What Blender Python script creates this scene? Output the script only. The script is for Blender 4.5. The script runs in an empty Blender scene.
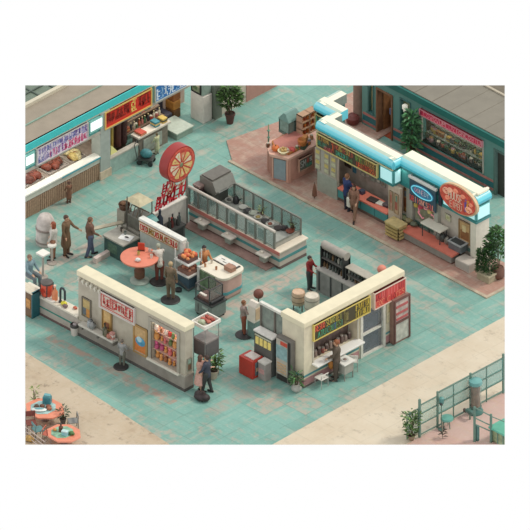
import bpy, bmesh, math, random
from mathutils import Vector, Matrix
R = random.Random(7)
SC = bpy.context.scene
COL = SC.collection
PI = math.pi
# ---------------------------------------------------------------- camera model
K = 26/math.sqrt(2)          # pixels per metre along a ground axis, sideways
S = 0.53                     # sine of the camera's elevation
CE = 26*math.sqrt(1-S*S)     # pixels per metre of height
KS = K*S
def P(px, py, z=0.0):
    a = (px-265)/K; b = ((py-265)+CE*z)/KS
    return Vector(((a+b)/2, (a-b)/2, z))
def onX(px, py, x0):         # point of the plane x=x0 -> (y, z)
    y = (px-265)/K-x0
    return y, ((x0-y)*KS-(py-265))/CE
def onY(px, py, y0):         # point of the plane y=y0 -> (x, z)
    x = (px-265)/K-y0
    return x, ((x-y0)*KS-(py-265))/CE
AL = 13.04; BL = 18.44       # half sizes of the cut-out piece of the place
# ---------------------------------------------------------------- materials
def lin(v):
    v /= 255.0
    return v/12.92 if v <= .04045 else ((v+.055)/1.055)**2.4
MATS = {}
def m(rgb, rough=.6, noise=.12, scale=6.0, emit=0.0, metal=0.0, f=0.82, alpha=None, name=None, dirt=0.0):
    key = (rgb, rough, noise, scale, emit, metal, f, alpha, dirt)
    if key in MATS: return MATS[key]
    mt = bpy.data.materials.new(name or 'surface_%d_%d_%d' % rgb)
    mt.use_nodes = True
    nt = mt.node_tree; b = nt.nodes['Principled BSDF']
    c = [lin(v)*f for v in rgb]
    tc = nt.nodes.new('ShaderNodeTexCoord')
    nz = nt.nodes.new('ShaderNodeTexNoise'); nz.inputs['Scale'].default_value = scale; nz.inputs['Detail'].default_value = 4
    nt.links.new(tc.outputs['Object'], nz.inputs['Vector'])
    rp = nt.nodes.new('ShaderNodeValToRGB')
    rp.color_ramp.elements[0].position = .3; rp.color_ramp.elements[1].position = .7
    rp.color_ramp.elements[0].color = [v*(1-noise*1.3) for v in c]+[1]
    rp.color_ramp.elements[1].color = [min(1, v*(1+noise*.7)) for v in c]+[1]
    nt.links.new(nz.outputs['Fac'], rp.inputs['Fac'])
    out = rp.outputs['Color']
    if dirt:
        n2 = nt.nodes.new('ShaderNodeTexNoise'); n2.inputs['Scale'].default_value = 1.7; n2.inputs['Detail'].default_value = 8
        nt.links.new(tc.outputs['Object'], n2.inputs['Vector'])
        r2 = nt.nodes.new('ShaderNodeValToRGB'); r2.color_ramp.elements[0].position = .5; r2.color_ramp.elements[1].position = .75
        r2.color_ramp.elements[0].color = (0, 0, 0, 1); r2.color_ramp.elements[1].color = (dirt,)*3+(1,)
        nt.links.new(n2.outputs['Fac'], r2.inputs['Fac'])
        mx = nt.nodes.new('ShaderNodeMix'); mx.data_type = 'RGBA'
        nt.links.new(r2.outputs['Color'], mx.inputs['Factor']); nt.links.new(out, mx.inputs['A'])
        mx.inputs['B'].default_value = (lin(112)*f, lin(92)*f, lin(76)*f, 1)
        out = mx.outputs['Result']
    nt.links.new(out, b.inputs['Base Color'])
    b.inputs['Roughness'].default_value = rough; b.inputs['Metallic'].default_value = metal
    if emit:
        nt.links.new(out, b.inputs['Emission Color']); b.inputs['Emission Strength'].default_value = emit
    if alpha is not None:
        b.inputs['Alpha'].default_value = alpha
    MATS[key] = mt
    return mt
def glass(rgb=(170, 195, 190), a=.3):
    return m(rgb, .12, .05, 2, alpha=a, f=.8, name='glass')
class N:                      # tiny node-expression helper
    def __init__(s, nt): s.nt = nt
    def math(s, op, a, b=None, c=None, clamp=False):
        n = s.nt.nodes.new('ShaderNodeMath'); n.operation = op; n.use_clamp = clamp
        for i, v in enumerate((a, b, c)):
            if v is None: continue
            if isinstance(v, (int, float)): n.inputs[i].default_value = v
            else: s.nt.links.new(v, n.inputs[i])
        return n.outputs[0]
    def noise(s, vec, scale, detail=4, rough=.6):
        n = s.nt.nodes.new('ShaderNodeTexNoise'); n.inputs['Scale'].default_value = scale
        n.inputs['Detail'].default_value = detail; n.inputs['Roughness'].default_value = rough
        s.nt.links.new(vec, n.inputs['Vector']); return n.outputs['Fac']
    def smooth(s, v, a, b):
        n = s.nt.nodes.new('ShaderNodeMapRange'); n.interpolation_type = 'SMOOTHSTEP'
        s.nt.links.new(v, n.inputs[0]); n.inputs[1].default_value = a; n.inputs[2].default_value = b
        return n.outputs[0]
    def mix(s, fac, A, B):
        n = s.nt.nodes.new('ShaderNodeMix'); n.data_type = 'RGBA'
        for k, v in (('Factor', fac), ('A', A), ('B', B)):
            if isinstance(v, (int, float)): n.inputs[k].default_value = v
            elif isinstance(v, tuple): n.inputs[k].default_value = v
            else: s.nt.links.new(v, n.inputs[k])
        return n.outputs['Result']
def rgb(c, f=.62): return tuple(lin(v)*f for v in c)+(1,)
def floor_mat(name, base, base2, line, tile=1.08, off=(0, 0), lw=.025, lstr=.35, worn=(214, 178, 156), wt=(.56, .7), wstr=.6, ptile=.94,
              bands=(), f=.62, crack=0.0, mottle=.0, streak=0.0, fine=0):
    mt = bpy.data.materials.new(name); mt.use_nodes = True
    nt = mt.node_tree; n = N(nt); b = nt.nodes['Principled BSDF']
    g = nt.nodes.new('ShaderNodeNewGeometry'); pos = g.outputs['Position']
    sp = nt.nodes.new('ShaderNodeSeparateXYZ'); nt.links.new(pos, sp.inputs[0])
    x, y = sp.outputs[0], sp.outputs[1]
    n1 = n.noise(pos, .55, 5); n2 = n.noise(pos, 3.0, 6); n3 = n.noise(pos, 9.0, 4)
    col = n.mix(n.smooth(n1, .35, .65), rgb(base, f), rgb(base2, f))
    col = n.mix(n.math('MULTIPLY', n.smooth(n3, .5, .75), .16), col, rgb((255, 255, 245), f))
    # worn patches
    w = n.math('MULTIPLY', n.smooth(n.math('ADD', n.math('MULTIPLY', n1, .55), n.math('MULTIPLY', n2, .45)), *wt), wstr)
    col = n.mix(w, col, rgb(worn, f))
    if streak:
        for sc_ in ((.35, 2.6, 1), (2.6, .35, 1)):
            vm = nt.nodes.new('ShaderNodeVectorMath'); vm.operation = 'MULTIPLY'; nt.links.new(pos, vm.inputs[0]); vm.inputs[1].default_value = sc_
            ns = n.noise(vm.outputs[0], 1.1, 6, .65)
            col = n.mix(n.math('MULTIPLY', n.smooth(ns, .52, .7), streak), col, rgb((206, 210, 194), f))
            col = n.mix(n.math('MULTIPLY', n.smooth(n.math('SUBTRACT', 1.0, ns), .56, .75), streak*.7), col, rgb((92, 134, 124), f))
    tx = n.math('DIVIDE', n.math('ADD', x, off[0]), tile); ty = n.math('DIVIDE', n.math('ADD', y, off[1]), tile)
    if ptile < 1:
        cb = nt.nodes.new('ShaderNodeCombineXYZ')
        nt.links.new(n.math('FLOOR', tx), cb.inputs[0]); nt.links.new(n.math('FLOOR', ty), cb.inputs[1])
        wn = nt.nodes.new('ShaderNodeTexWhiteNoise'); nt.links.new(cb.outputs[0], wn.inputs['Vector'])
        pt = n.math('MULTIPLY', n.math('GREATER_THAN', wn.outputs['Value'], ptile), .6)
        col = n.mix(n.math('MULTIPLY', pt, n.smooth(n2, .35, .6)), col, rgb(worn, f))
        col = n.mix(n.math('MULTIPLY', n.math('LESS_THAN', wn.outputs['Value'], .3), .07), col, rgb((70, 100, 95), f))
    for (ax, p0, hw, q0, q1, bc, st) in bands:
        u, v = (x, y) if ax == 'x' else (y, x)
        d = n.math('ABSOLUTE', n.math('SUBTRACT', u, p0))
        k = n.smooth(n.math('MULTIPLY', d, -1), -hw*1.25, -hw*.85)
        e = n.math('MULTIPLY', n.math('GREATER_THAN', v, q0), n.math('LESS_THAN', v, q1))
        k = n.math('MULTIPLY', n.math('MULTIPLY', k, e), n.math('MULTIPLY', n.smooth(n2, .3, .62), st))
        col = n.mix(k, col, rgb(bc, f))
    def lines(t): return n.math('GREATER_THAN', n.math('ABSOLUTE', n.math('SUBTRACT', n.math('FRACT', t), .5)), .5-lw/tile)
    L = n.math('MULTIPLY', n.math('MAXIMUM', lines(tx), lines(ty)), lstr)
    L = n.math('MULTIPLY', L, n.smooth(n2, .3, .6))
    col = n.mix(L, col, rgb(line, f))
    if fine:
        L2 = n.math('MULTIPLY', n.math('MAXIMUM', lines(n.math('MULTIPLY', tx, 2)), lines(n.math('MULTIPLY', ty, 2))), fine)
        col = n.mix(n.math('MULTIPLY', L2, n.smooth(n.noise(pos, 1.3, 3), .4, .6)), col, rgb(line, f))
    if crack:
        nd = n.noise(pos, 1.6, 9, .75)
        ck = n.math('MULTIPLY', n.smooth(nd, .54, .67), crack)
        col = n.mix(ck, col, rgb((128, 112, 96), f))
    if mottle:
        nd = n.noise(pos, 5, 5, .7)
        col = n.mix(n.math('MULTIPLY', n.smooth(nd, .45, .65), mottle), col, rgb(line, f))
    nt.links.new(col, b.inputs['Base Color']); b.inputs['Roughness'].default_value = .55
    b.inputs['Specular IOR Level'].default_value = .25
    return mt
# ---------------------------------------------------------------- mesh building
class MB:
    def __init__(s): s.bm = bmesh.new(); s.nb = 0
    def _tag(s, faces, mi):
        for f in faces: f.material_index = mi
    def box(s, x0, x1, y0, y1, z0, z1, mi=0, bev=0.0):
        x0, x1 = min(x0, x1), max(x0, x1); y0, y1 = min(y0, y1), max(y0, y1); z0, z1 = min(z0, z1), max(z0, z1)
        e = .0006*(s.nb % 9); s.nb += 1; x0 -= e; x1 += e; y0 -= e; y1 += e; z1 += e; z0 -= e if z0 > .01 else 0
        vs = [s.bm.verts.new(p) for p in ((x0, y0, z0), (x1, y0, z0), (x1, y1, z0), (x0, y1, z0), (x0, y0, z1), (x1, y0, z1), (x1, y1, z1), (x0, y1, z1))]
        fs = [s.bm.faces.new([vs[i] for i in q]) for q in ((3, 2, 1, 0), (4, 5, 6, 7), (0, 1, 5, 4), (1, 2, 6, 5), (2, 3, 7, 6), (3, 0, 4, 7))]
        s._tag(fs, mi)
        if bev:
            es = list({e for f in fs for e in f.edges})
            r = bmesh.ops.bevel(s.bm, geom=es, offset=bev, segments=2, affect='EDGES', profile=.5)
            s._tag(r['faces'], mi)
        return s
    def prism(s, poly, z0, z1, mi=0, top=None):   # poly of (x, y), counter-clockwise
        if sum(a[0]*b[1]-b[0]*a[1] for a, b in zip(poly, poly[1:]+poly[:1])) < 0: poly = poly[::-1]
        lo = [s.bm.verts.new((p[0], p[1], z0)) for p in poly]; hi = [s.bm.verts.new((p[0], p[1], z1)) for p in (top or poly)]
        n = len(poly)
        fs = [s.bm.faces.new(lo[::-1]), s.bm.faces.new(hi)]+[s.bm.faces.new((lo[i], lo[(i+1) % n], hi[(i+1) % n], hi[i])) for i in range(n)]
        s._tag(fs, mi); return s
    def sweep(s, prof, p0, p1, ax, mi=0):          # profile of (depth, z) swept along x or y between p0 and p1
        def pt(d, z, t): return (t, d, z) if ax == 'x' else (d, t, z)
        a = [s.bm.verts.new(pt(d, z, p0)) for d, z in prof]; b = [s.bm.verts.new(pt(d, z, p1)) for d, z in prof]
        n = len(prof)
        fs = [s.bm.faces.new(a), s.bm.faces.new(b[::-1])]+[s.bm.faces.new((a[i], b[i], b[(i+1) % n], a[(i+1) % n])) for i in range(n)]
        s._tag(fs, mi); return s
    def cone(s, p, q, r0, r1, n=12, mi=0):
        p, q = Vector(p), Vector(q); d = (q-p)
        if d.length < 1e-6: return s
        d.normalize(); u = d.orthogonal().normalized(); v = d.cross(u)
        A = [s.bm.verts.new(p+(u*math.cos(2*PI*i/n)+v*math.sin(2*PI*i/n))*r0) for i in range(n)]
        B = [s.bm.verts.new(q+(u*math.cos(2*PI*i/n)+v*math.sin(2*PI*i/n))*r1) for i in range(n)]
        fs = [s.bm.faces.new(A[::-1]), s.bm.faces.new(B)]+[s.bm.faces.new((A[i], A[(i+1) % n], B[(i+1) % n], B[i])) for i in range(n)]
        s._tag(fs, mi); return s
    def rod(s, p, q, r=.02, n=8, mi=0): return s.cone(p, q, r, r, n, mi)
    def tube(s, pts, r, n=8, mi=0):
        for a, b in zip(pts, pts[1:]): s.cone(a, b, r, r, n, mi)
        for a in pts[1:-1]: s.ball(a, (r, r, r), 8, 5, mi)
        return s
    def ball(s, c, rad, nu=12, nv=8, mi=0, rot=0):
        if isinstance(rad, (int, float)): rad = (rad,)*3
        mx = Matrix.Translation(c) @ Matrix.Rotation(rot, 4, 'Z') @ Matrix.Diagonal((rad[0], rad[1], rad[2], 1))
        r = bmesh.ops.create_uvsphere(s.bm, u_segments=nu, v_segments=nv, radius=1, matrix=mx)
        s._tag({f for v in r['verts'] for f in v.link_faces}, mi); return s
    def lathe(s, prof, c=(0, 0, 0), n=20, mi=0):   # prof (r, z) bottom to top; closed at the ends
        rings = []
        for r, z in prof:
            r = max(r, .001)
            rings.append([s.bm.verts.new((c[0]+r*math.cos(2*PI*i/n), c[1]+r*math.sin(2*PI*i/n), c[2]+z)) for i in range(n)])
        fs = [s.bm.faces.new(rings[0][::-1]), s.bm.faces.new(rings[-1])]
        for A, B in zip(rings, rings[1:]):
            fs += [s.bm.faces.new((A[i], A[(i+1) % n], B[(i+1) % n], B[i])) for i in range(n)]
        s._tag(fs, mi); return s
    def quad(s, a, b, c, d, mi=0):
        f = s.bm.faces.new([s.bm.verts.new(p) for p in (a, b, c, d)]); f.material_index = mi; return s
    def leaf(s, base, d, L, w, mi=0):
        d = Vector(d).normalized(); u = d.cross(Vector((0, 0, 1)))
        if u.length < .1: u = Vector((1, 0, 0))
        u.normalize(); b = Vector(base); k = d.cross(u)*-w*.25
        v = [s.bm.verts.new(p) for p in (b, b+d*L*.5+u*w*.5+k, b+d*L-Vector((0, 0, L*.12)), b+d*L*.5-u*w*.5+k)]
        s._tag([s.bm.faces.new((v[0], v[1], v[2])), s.bm.faces.new((v[0], v[2], v[3]))], mi); return s
    def clip(s, which):
        for w in which:
            if w == 'L': co, no = Vector((-AL/2, -AL/2, 0)), Vector((-1, -1, 0))
            elif w == 'R': co, no = Vector((AL/2, AL/2, 0)), Vector((1, 1, 0))
            elif w == 'B': co, no = Vector((BL/2, -BL/2, 0)), Vector((1, -1, 0))
            elif w == 'F': co, no = Vector((-BL/2, BL/2, 0)), Vector((-1, 1, 0))
            elif w == 'T': co, no = Vector((-BL/2, BL/2, 0)), Vector((-KS, KS, CE))
            r = bmesh.ops.bisect_plane(s.bm, geom=s.bm.verts[:]+s.bm.edges[:]+s.bm.faces[:], plane_co=co, plane_no=no.normalized(), clear_outer=True, dist=1e-5)
            ce = [g for g in r['geom_cut'] if isinstance(g, bmesh.types.BMEdge)]
            if ce:
                try: bmesh.ops.holes_fill(s.bm, edges=ce, sides=0)
                except Exception: pass
        return s
    def build(s, name, mats, parent=None, world=False, smooth=False, clip=''):
        if clip: s.clip(clip)
        if not isinstance(mats, (list, tuple)): mats = [mats]
        me = bpy.data.meshes.new(name)
        off = Vector((0, 0, 0))
        if parent is None:
            if s.bm.verts:
                vs = [v.co for v in s.bm.verts]
                off = Vector(((min(v.x for v in vs)+max(v.x for v in vs))/2, (min(v.y for v in vs)+max(v.y for v in vs))/2, min(v.z for v in vs)))
        elif world:
            r = parent
            while r.parent: r = r.parent
            off = r.location.copy()
        bmesh.ops.translate(s.bm, verts=s.bm.verts, vec=-off)
        if smooth:
            for f in s.bm.faces: f.smooth = True
        s.bm.to_mesh(me); s.bm.free()
        for t in mats: me.materials.append(t)
        if smooth: me.set_sharp_from_angle(angle=math.radians(40))
        o = bpy.data.objects.new(name, me); COL.objects.link(o)
        if parent is None: o.location = off
        else: o.parent = parent
        return o
def tag(o, label=None, cat=None, group=None, kind=None):
    if label: o['label'] = label
    if cat: o['category'] = cat
    if group: o['group'] = group
    if kind: o['kind'] = kind
    return o
def thing(name, label, cat, loc=(0, 0, 0), rot=0.0, group=None):
    o = bpy.data.objects.new(name, None); o.empty_display_size = .1; COL.objects.link(o)
    o.location = loc; o.rotation_euler = (0, 0, rot)
    return tag(o, label, cat, group)
def struct(name, mb, mats, clip='', label=None, smooth=False):
    o = mb.build(name, mats, None, clip=clip, smooth=smooth); o['kind'] = 'structure'
    if label: o['label'] = label
    return o
def kids(o): return [c for c in bpy.data.objects if c.parent == o]
def dup(o, loc, rot=None, label=None, parent=None, scale=None):
    c = o.copy(); COL.objects.link(c)
    if parent is None:
        c.location = loc
        if rot is not None: c.rotation_euler = (0, 0, rot)
        if label: c['label'] = label
        if scale: c.scale = (scale,)*3
    else: c.parent = parent
    for ch in o.children: dup(ch, None, parent=c)
    return c
# ---------------------------------------------------------------- lettering
LET = {
 'A': [(0, 0, .5, 1), (.5, 1, 1, 0), (.2, .4, .8, .4)], 'B': [(0, 0, 0, 1), (0, 1, .8, .9), (.8, .9, .8, .6), (0, .5, .9, .5), (.9, .5, .9, .1), (0, 0, .9, 0)],
 'C': [(1, .9, .3, 1), (.3, 1, 0, .7), (0, .7, 0, .3), (0, .3, .3, 0), (.3, 0, 1, .1)], 'D': [(0, 0, 0, 1), (0, 1, .7, .9), (.7, .9, 1, .5), (1, .5, .7, .1), (.7, .1, 0, 0)],
 'E': [(0, 0, 0, 1), (0, 1, .9, 1), (0, .5, .7, .5), (0, 0, .9, 0)], 'F': [(0, 0, 0, 1), (0, 1, .9, 1), (0, .5, .7, .5)], 'G': [(1, .9, .3, 1), (.3, 1, 0, .6), (0, .6, .1, .1), (.1, .1, .6, 0), (.6, 0, 1, .2), (1, .2, 1, .5), (1, .5, .6, .5)],
 'H': [(0, 0, 0, 1), (1, 0, 1, 1), (0, .5, 1, .5)], 'I': [(.5, 0, .5, 1)], 'K': [(0, 0, 0, 1), (0, .4, .9, 1), (.3, .6, 1, 0)], 'L': [(0, 1, 0, 0), (0, 0, .9, 0)],
 'M': [(0, 0, 0, 1), (0, 1, .5, .4), (.5, .4, 1, 1), (1, 1, 1, 0)], 'N': [(0, 0, 0, 1), (0, 1, 1, 0), (1, 0, 1, 1)], 'O': [(.5, 1, 0, .6), (0, .6, 0, .4), (0, .4, .5, 0), (.5, 0, 1, .4), (1, .4, 1, .6), (1, .6, .5, 1)],
 'P': [(0, 0, 0, 1), (0, 1, .9, .9), (.9, .9, .9, .55), (.9, .55, 0, .5)], 'R': [(0, 0, 0, 1), (0, 1, .9, .9), (.9, .9, .9, .55), (.9, .55, 0, .5), (.4, .5, 1, 0)], 'S': [(1, .9, .4, 1), (.4, 1, 0, .75), (0, .75, 1, .3), (1, .3, .6, 0), (.6, 0, 0, .1)],
 'T': [(.5, 0, .5, 1), (0, 1, 1, 1)], 'U': [(0, 1, 0, .2), (0, .2, .5, 0), (.5, 0, 1, .2), (1, .2, 1, 1)], 'V': [(0, 1, .5, 0), (.5, 0, 1, 1)], 'W': [(0, 1, .25, 0), (.25, 0, .5, .6), (.5, .6, .75, 0), (.75, 0, 1, 1)], 'Y': [(0, 1, .5, .5), (1, 1, .5, .5), (.5, .5, .5, 0)], 'Z': [(0, 1, 1, 1), (1, 1, 0, 0), (0, 0, 1, 0)],
}
def cjk(rr):
    st = []
    hs = sorted(rr.sample([0, .2, .4, .6, .8, 1], rr.choice((3, 4)))); vs = rr.sample([.05, .3, .5, .7, .95], 2)
    for h in hs: a = rr.choice((0, 0, .3)); st.append((a, h, rr.choice((1, 1, .7)), h))
    for v in vs: st.append((v, rr.choice((0, .2)), v, rr.choice((1, .8))))
    if rr.random() < .5: st.append((.5, .4, rr.choice((0, 1)), 0))
    return st
def lettering(mb, O, u, v, n, w, h, text=None, count=6, seed=1, mi=0, gap=.22, th=.16, pal=None, shear=0.0, t=.012):
    """strokes on the rectangle O + u*w + v*h, raised along n"""
    O, u, v, n = Vector(O), Vector(u).normalized(), Vector(v).normalized(), Vector(n).normalized()
    rr = random.Random(seed)
    items = [LET.get(c, []) for c in text] if text else [cjk(rr) for _ in range(count)]
    cw = w/len(items); sw = th*h*.5
    for i, st in enumerate(items):
        k = pal[rr.randrange(len(pal))] if pal else mi
        for (x0, y0, x1, y1) in st:
            g = gap*cw*.5
            def q(x, y): return O+u*(i*cw+g+x*(cw-2*g)+shear*y*h)+v*(y*h)+n*t
            a, b = q(x0, y0), q(x1, y1); d = b-a
            if d.length < 1e-5: continue
            d.normalize(); s_ = n.cross(d)*sw*.5; e = d*sw*.35
            mb.quad(a-e-s_, b+e-s_, b+e+s_, a-e+s_, k)
    return mb
def sign_on(plane, c, lo, hi, z0, z1, label, name='shop_sign', cat='sign', group=None, thick=.07, panel=(235, 230, 225), border=None, rows=(), glow=.0, bw=.05, clip='', pmat=None):
    """flat sign: plane 'x' faces +x at x=c and runs lo..hi along y; plane 'y' faces -y at y=c and runs lo..hi along x"""
    if plane == 'x':
        mk = lambda a, b, za, zb, d0, d1, mb, mi: mb.box(c+d0, c+d1, a, b, za, zb, mi); u, n = (0, 1, 0), (1, 0, 0); org = lambda a, z: (c+thick, a, z); base = (c, (lo+hi)/2, z0)
    else:
        mk = lambda a, b, za, zb, d0, d1, mb, mi: mb.box(a, b, c-d1, c-d0, za, zb, mi); u, n = (1, 0, 0), (0, -1, 0); org = lambda a, z: (a, c-thick, z); base = ((lo+hi)/2, c, z0)
    t = thing(name, label, cat, base, 0, group)
    b = MB(); mk(lo, hi, z0, z1, .002, thick, b, 0); b.build('panel', pmat or m(panel, .5, .06, emit=glow, f=.8), t, True, clip=clip)
    if border:
        b = MB()
        for (a0, a1, c0, c1) in ((lo, hi, z1-bw, z1), (lo, hi, z0, z0+bw), (lo, lo+bw, z0, z1), (hi-bw, hi, z0, z1)): mk(a0, a1, c0, c1, .0, thick+.03, b, 0)
        b.build('frame', m(border, .4, .05), t, True, clip=clip)
    for i, r in enumerate(rows):     # (fu0, fu1, fv0, fv1, text|count, seed, colours)
        b = MB(); W, H = hi-lo, z1-z0
        lettering(b, org(lo+r[0]*W, z0+r[2]*H), u, (0, 0, 1), n, (r[1]-r[0])*W, (r[3]-r[2])*H, r[4] if isinstance(r[4], str) else None, r[4] if isinstance(r[4], int) else 1, r[5], pal=list(range(len(r[6]))), th=r[7] if len(r) > 7 else .2)
        b.build('lettering', [m(x, .5, .05, emit=max(glow*.6, .05)) for x in r[6]], t, True, clip=clip)
    return t
# ---------------------------------------------------------------- people
def remeshed(bm, name, mat, voxel, parent, smooth_it=4):
    me = bpy.data.meshes.new(name); bm.to_mesh(me); bm.free()
    o = bpy.data.objects.new(name, me); COL.objects.link(o)
    md = o.modifiers.new('r', 'REMESH'); md.mode = 'VOXEL'; md.voxel_size = voxel
    sm = o.modifiers.new('s', 'SMOOTH'); sm.factor = .5; sm.iterations = smooth_it
    dg = bpy.context.evaluated_depsgraph_get()
    me2 = bpy.data.meshes.new_from_object(o.evaluated_get(dg)); me2.name = name
    o.modifiers.clear(); o.data = me2; bpy.data.meshes.remove(me)
    for f in me2.polygons: f.use_smooth = True
    me2.materials.clear(); me2.materials.append(mat)
    o.parent = parent
    return o
def limb(mb, pts, rad, n=10):
    for (a, b, ra, rb) in zip(pts, pts[1:], rad, rad[1:]): mb.cone(a, b, ra, rb, n)
    for a, r in zip(pts, rad): mb.ball(a, r, 10, 7)
def person(label, loc, face, h=1.72, top=(120, 100, 90), bottom=(70, 65, 70), hair=(60, 40, 30), skin=(205, 160, 130), shoes=(45, 38, 36),
           arms=((.15, .2), (.15, .2)), stride=0.0, lean=0.0, long_hair=False, dress=False, sit=False, hat=None, sleeves=True, bare_legs=False, coat=False, female=False, group=None):
    """built facing +x, feet at the origin, 1.72 m tall, then turned and scaled. arms: (forward swing, elbow bend) in radians, right then left"""
    t = thing('person', label, 'person', (loc[0], loc[1], loc[2] if len(loc) > 2 else 0), face, group)
    s = h/1.72
    V = Vector
    hipz = .90 if not sit else .50
    pel = V((0, 0, hipz)); cl, sl = math.cos(lean), math.sin(lean)
    def up(d, f=0.0): return pel+V((sl*d+cl*f, 0, cl*d-sl*f))
    waist, chest, neck, headc = up(.18), up(.40), up(.56), up(.70, .02)
    shw = .185 if not female else .165; hw = .095
    legs, armsP = [], []
    for sd in (-1, 1):
        hip = pel+V((0, sd*hw, -.02)); q = stride*sd
        if sit: kn = hip+V((.42, sd*.04, .0)); an = kn+V((.02, 0, -.42)); to = an+V((.15, 0, -.03))
        else:
            kn = hip+V((math.sin(q)*.42+.02, sd*.01, -math.cos(q)*.42)); q2 = q-max(0, -q)*.9
            an = kn+V((math.sin(q2)*.40, 0, -math.cos(q2)*.40))
            if an.z < .07: an.z = .07
            to = an+V((.15, sd*.03, -.04))
        legs.append((hip, kn, an, to))
    for sd, (sw, be) in zip((-1, 1), arms):
        sh = up(.50)+V((0, sd*shw, 0))
        a1 = sw+lean*.3
        el = sh+V((math.sin(a1)*.27, sd*.06, -math.cos(a1)*.27)); a2 = a1+be
        wr = el+V((math.sin(a2)*.24, -sd*.02, -math.cos(a2)*.24)); dh = (wr-el).normalized()
        armsP.append((sh, el, wr, dh, sd))
    def new(): return MB()
    b = new()
    limb(b, [up(-.02), waist, chest], [.135, .12, .145]); b.ball(up(.42, .0), (.12, shw-.01, .14), 14, 10)
    limb(b, [up(.47), neck, up(.62, .01)], [.075, .056, .052])
    b.ball(headc, (.098, .078, .118), 16, 12); b.ball(headc+V((.03, 0, -.065)), (.062, .052, .055), 12, 8)
    b.cone(headc+V((.085, 0, .015)), headc+V((.118, 0, -.022)), .011, .018, 8)         # nose
    b.ball(headc+V((.086, 0, -.062)), (.014, .026, .012), 8, 6)                        # lips
    for sd in (-1, 1): b.ball(headc+V((-.005, sd*.08, -.005)), (.02, .012, .032), 8, 6)    # ears
    for hip, kn, an, to in legs:
        limb(b, [hip, (hip+kn)/2, kn, kn*.6+an*.4, an], [.098, .085, .058, .058, .038]); limb(b, [an+V((-.03, 0, -.03)), to], [.04, .032])
    for sh, el, wr, dh, sd in armsP:
        limb(b, [sh, (sh+el)/2, el, (el+wr)/2, wr], [.056, .048, .038, .037, .025])
        side = V((0, 1, 0)); pn = dh.cross(side).normalized()
        b.ball(wr+dh*.045, .034, 10, 7); b.ball(wr+dh*.06+side*.012, .028, 8, 6); b.ball(wr+dh*.06-side*.012, .028, 8, 6)
        for i, L in enumerate((.062, .075, .07, .055)):      # four fingers, slightly curled
            r0 = wr+dh*.085+side*(i-1.5)*.021; m1 = r0+dh*L*.55+pn*.004; m2 = m1+(dh*.7-pn*.6).normalized()*L*.5
            limb(b, [r0, m1, m2], [.0105, .0098, .009], 6)
        th = wr+dh*.03-side*sd*.03; limb(b, [th, th+(dh*.5-side*sd*.8).normalized()*.035, th+(dh*.9-side*sd*.6).normalized()*.062], [.013, .011, .01], 6)
    remeshed(b.bm, 'body', m(skin, .55, .06), .0125, t, 2)
    # clothing
    g = .016
    b = new(); limb(b, [up(-.06), waist, chest], [.142+g, .128+g*.6, .15+g]); b.ball(up(.42), (.125+g, shw+.005, .145+g), 14, 10)
    if female: b.ball(up(.36, .085), (.06, .12, .06), 10, 8)
    for sh, el, wr, dh, sd in armsP:
        if sleeves: limb(b, [sh, (sh+el)/2, el, (el+wr)/2, wr-dh*.02], [.068, .062, .052, .05, .042])
        else: limb(b, [sh, sh*.45+el*.55], [.068, .06])
    if coat: limb(b, [up(-.05), up(-.3), up(-.42)], [.17, .19, .2])
    remeshed(b.bm, 'shirt' if not dress else 'bodice', m(top, .8, .14, 14), .017, t)
    if dress:
        b = new(); b.lathe([(.25, hipz-.52), (.235, hipz-.35), (.185, hipz-.08), (.15, hipz+.1), (.135, hipz+.16)], (pel.x, 0, 0), 22)
        b.build('skirt', m(bottom, .8, .14, 14), t, smooth=True)
    elif not bare_legs:
        b = new(); limb(b, [up(.06), up(-.04)], [.148, .15])
        for hip, kn, an, to in legs: limb(b, [hip, (hip+kn)/2, kn, an+(kn-an)*.06], [.115, .103, .082, .064])
        remeshed(b.bm, 'trousers', m(bottom, .8, .12, 14), .018, t)
    for hip, kn, an, to in legs:
        b = new(); limb(b, [an+V((-.045, 0, -.025)), an+V((.05, 0, -.028)), to+V((.03, 0, 0))], [.044, .046, .038]); b.bm.verts.ensure_lookup_table()
        for v in b.bm.verts: v.co.z = max(v.co.z, .004)
        b.build('shoe', m(shoes, .4, .05), t, smooth=True)
    b = new(); b.ball(headc+V((-.018, 0, .028)), (.108, .092, .112), 16, 12)
    dead = [v for v in b.bm.verts if (v.co-headc).x > .045 and (v.co-headc).z < .055]
    bmesh.ops.delete(b.bm, geom=dead, context='VERTS')
    if long_hair:
        b.ball(headc+V((-.06, 0, -.08)), (.058, .095, .16), 12, 8)
        for sd in (-1, 1): b.ball(headc+V((-.01, sd*.078, -.07)), (.045, .03, .13), 8, 6)
    b.build('hair', m(hair, .6, .2, 20), t, smooth=True)
    for sd in (-1, 1):
        b = new(); b.ball(headc+V((.088, sd*.032, .012)), (.014, .016, .011), 8, 6); b.build('eye', m((40, 30, 28), .3, .0), t, smooth=True)
    if hat:
        b = new(); b.lathe([(.15, 0), (.15, .012), (.098, .02), (.092, .085), (.06, .1)], headc+V((-.015, 0, .075)), 20); b.build('hat', m(hat, .8, .1), t, smooth=True)
    t.scale = (s, s, s)
    return t
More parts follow.
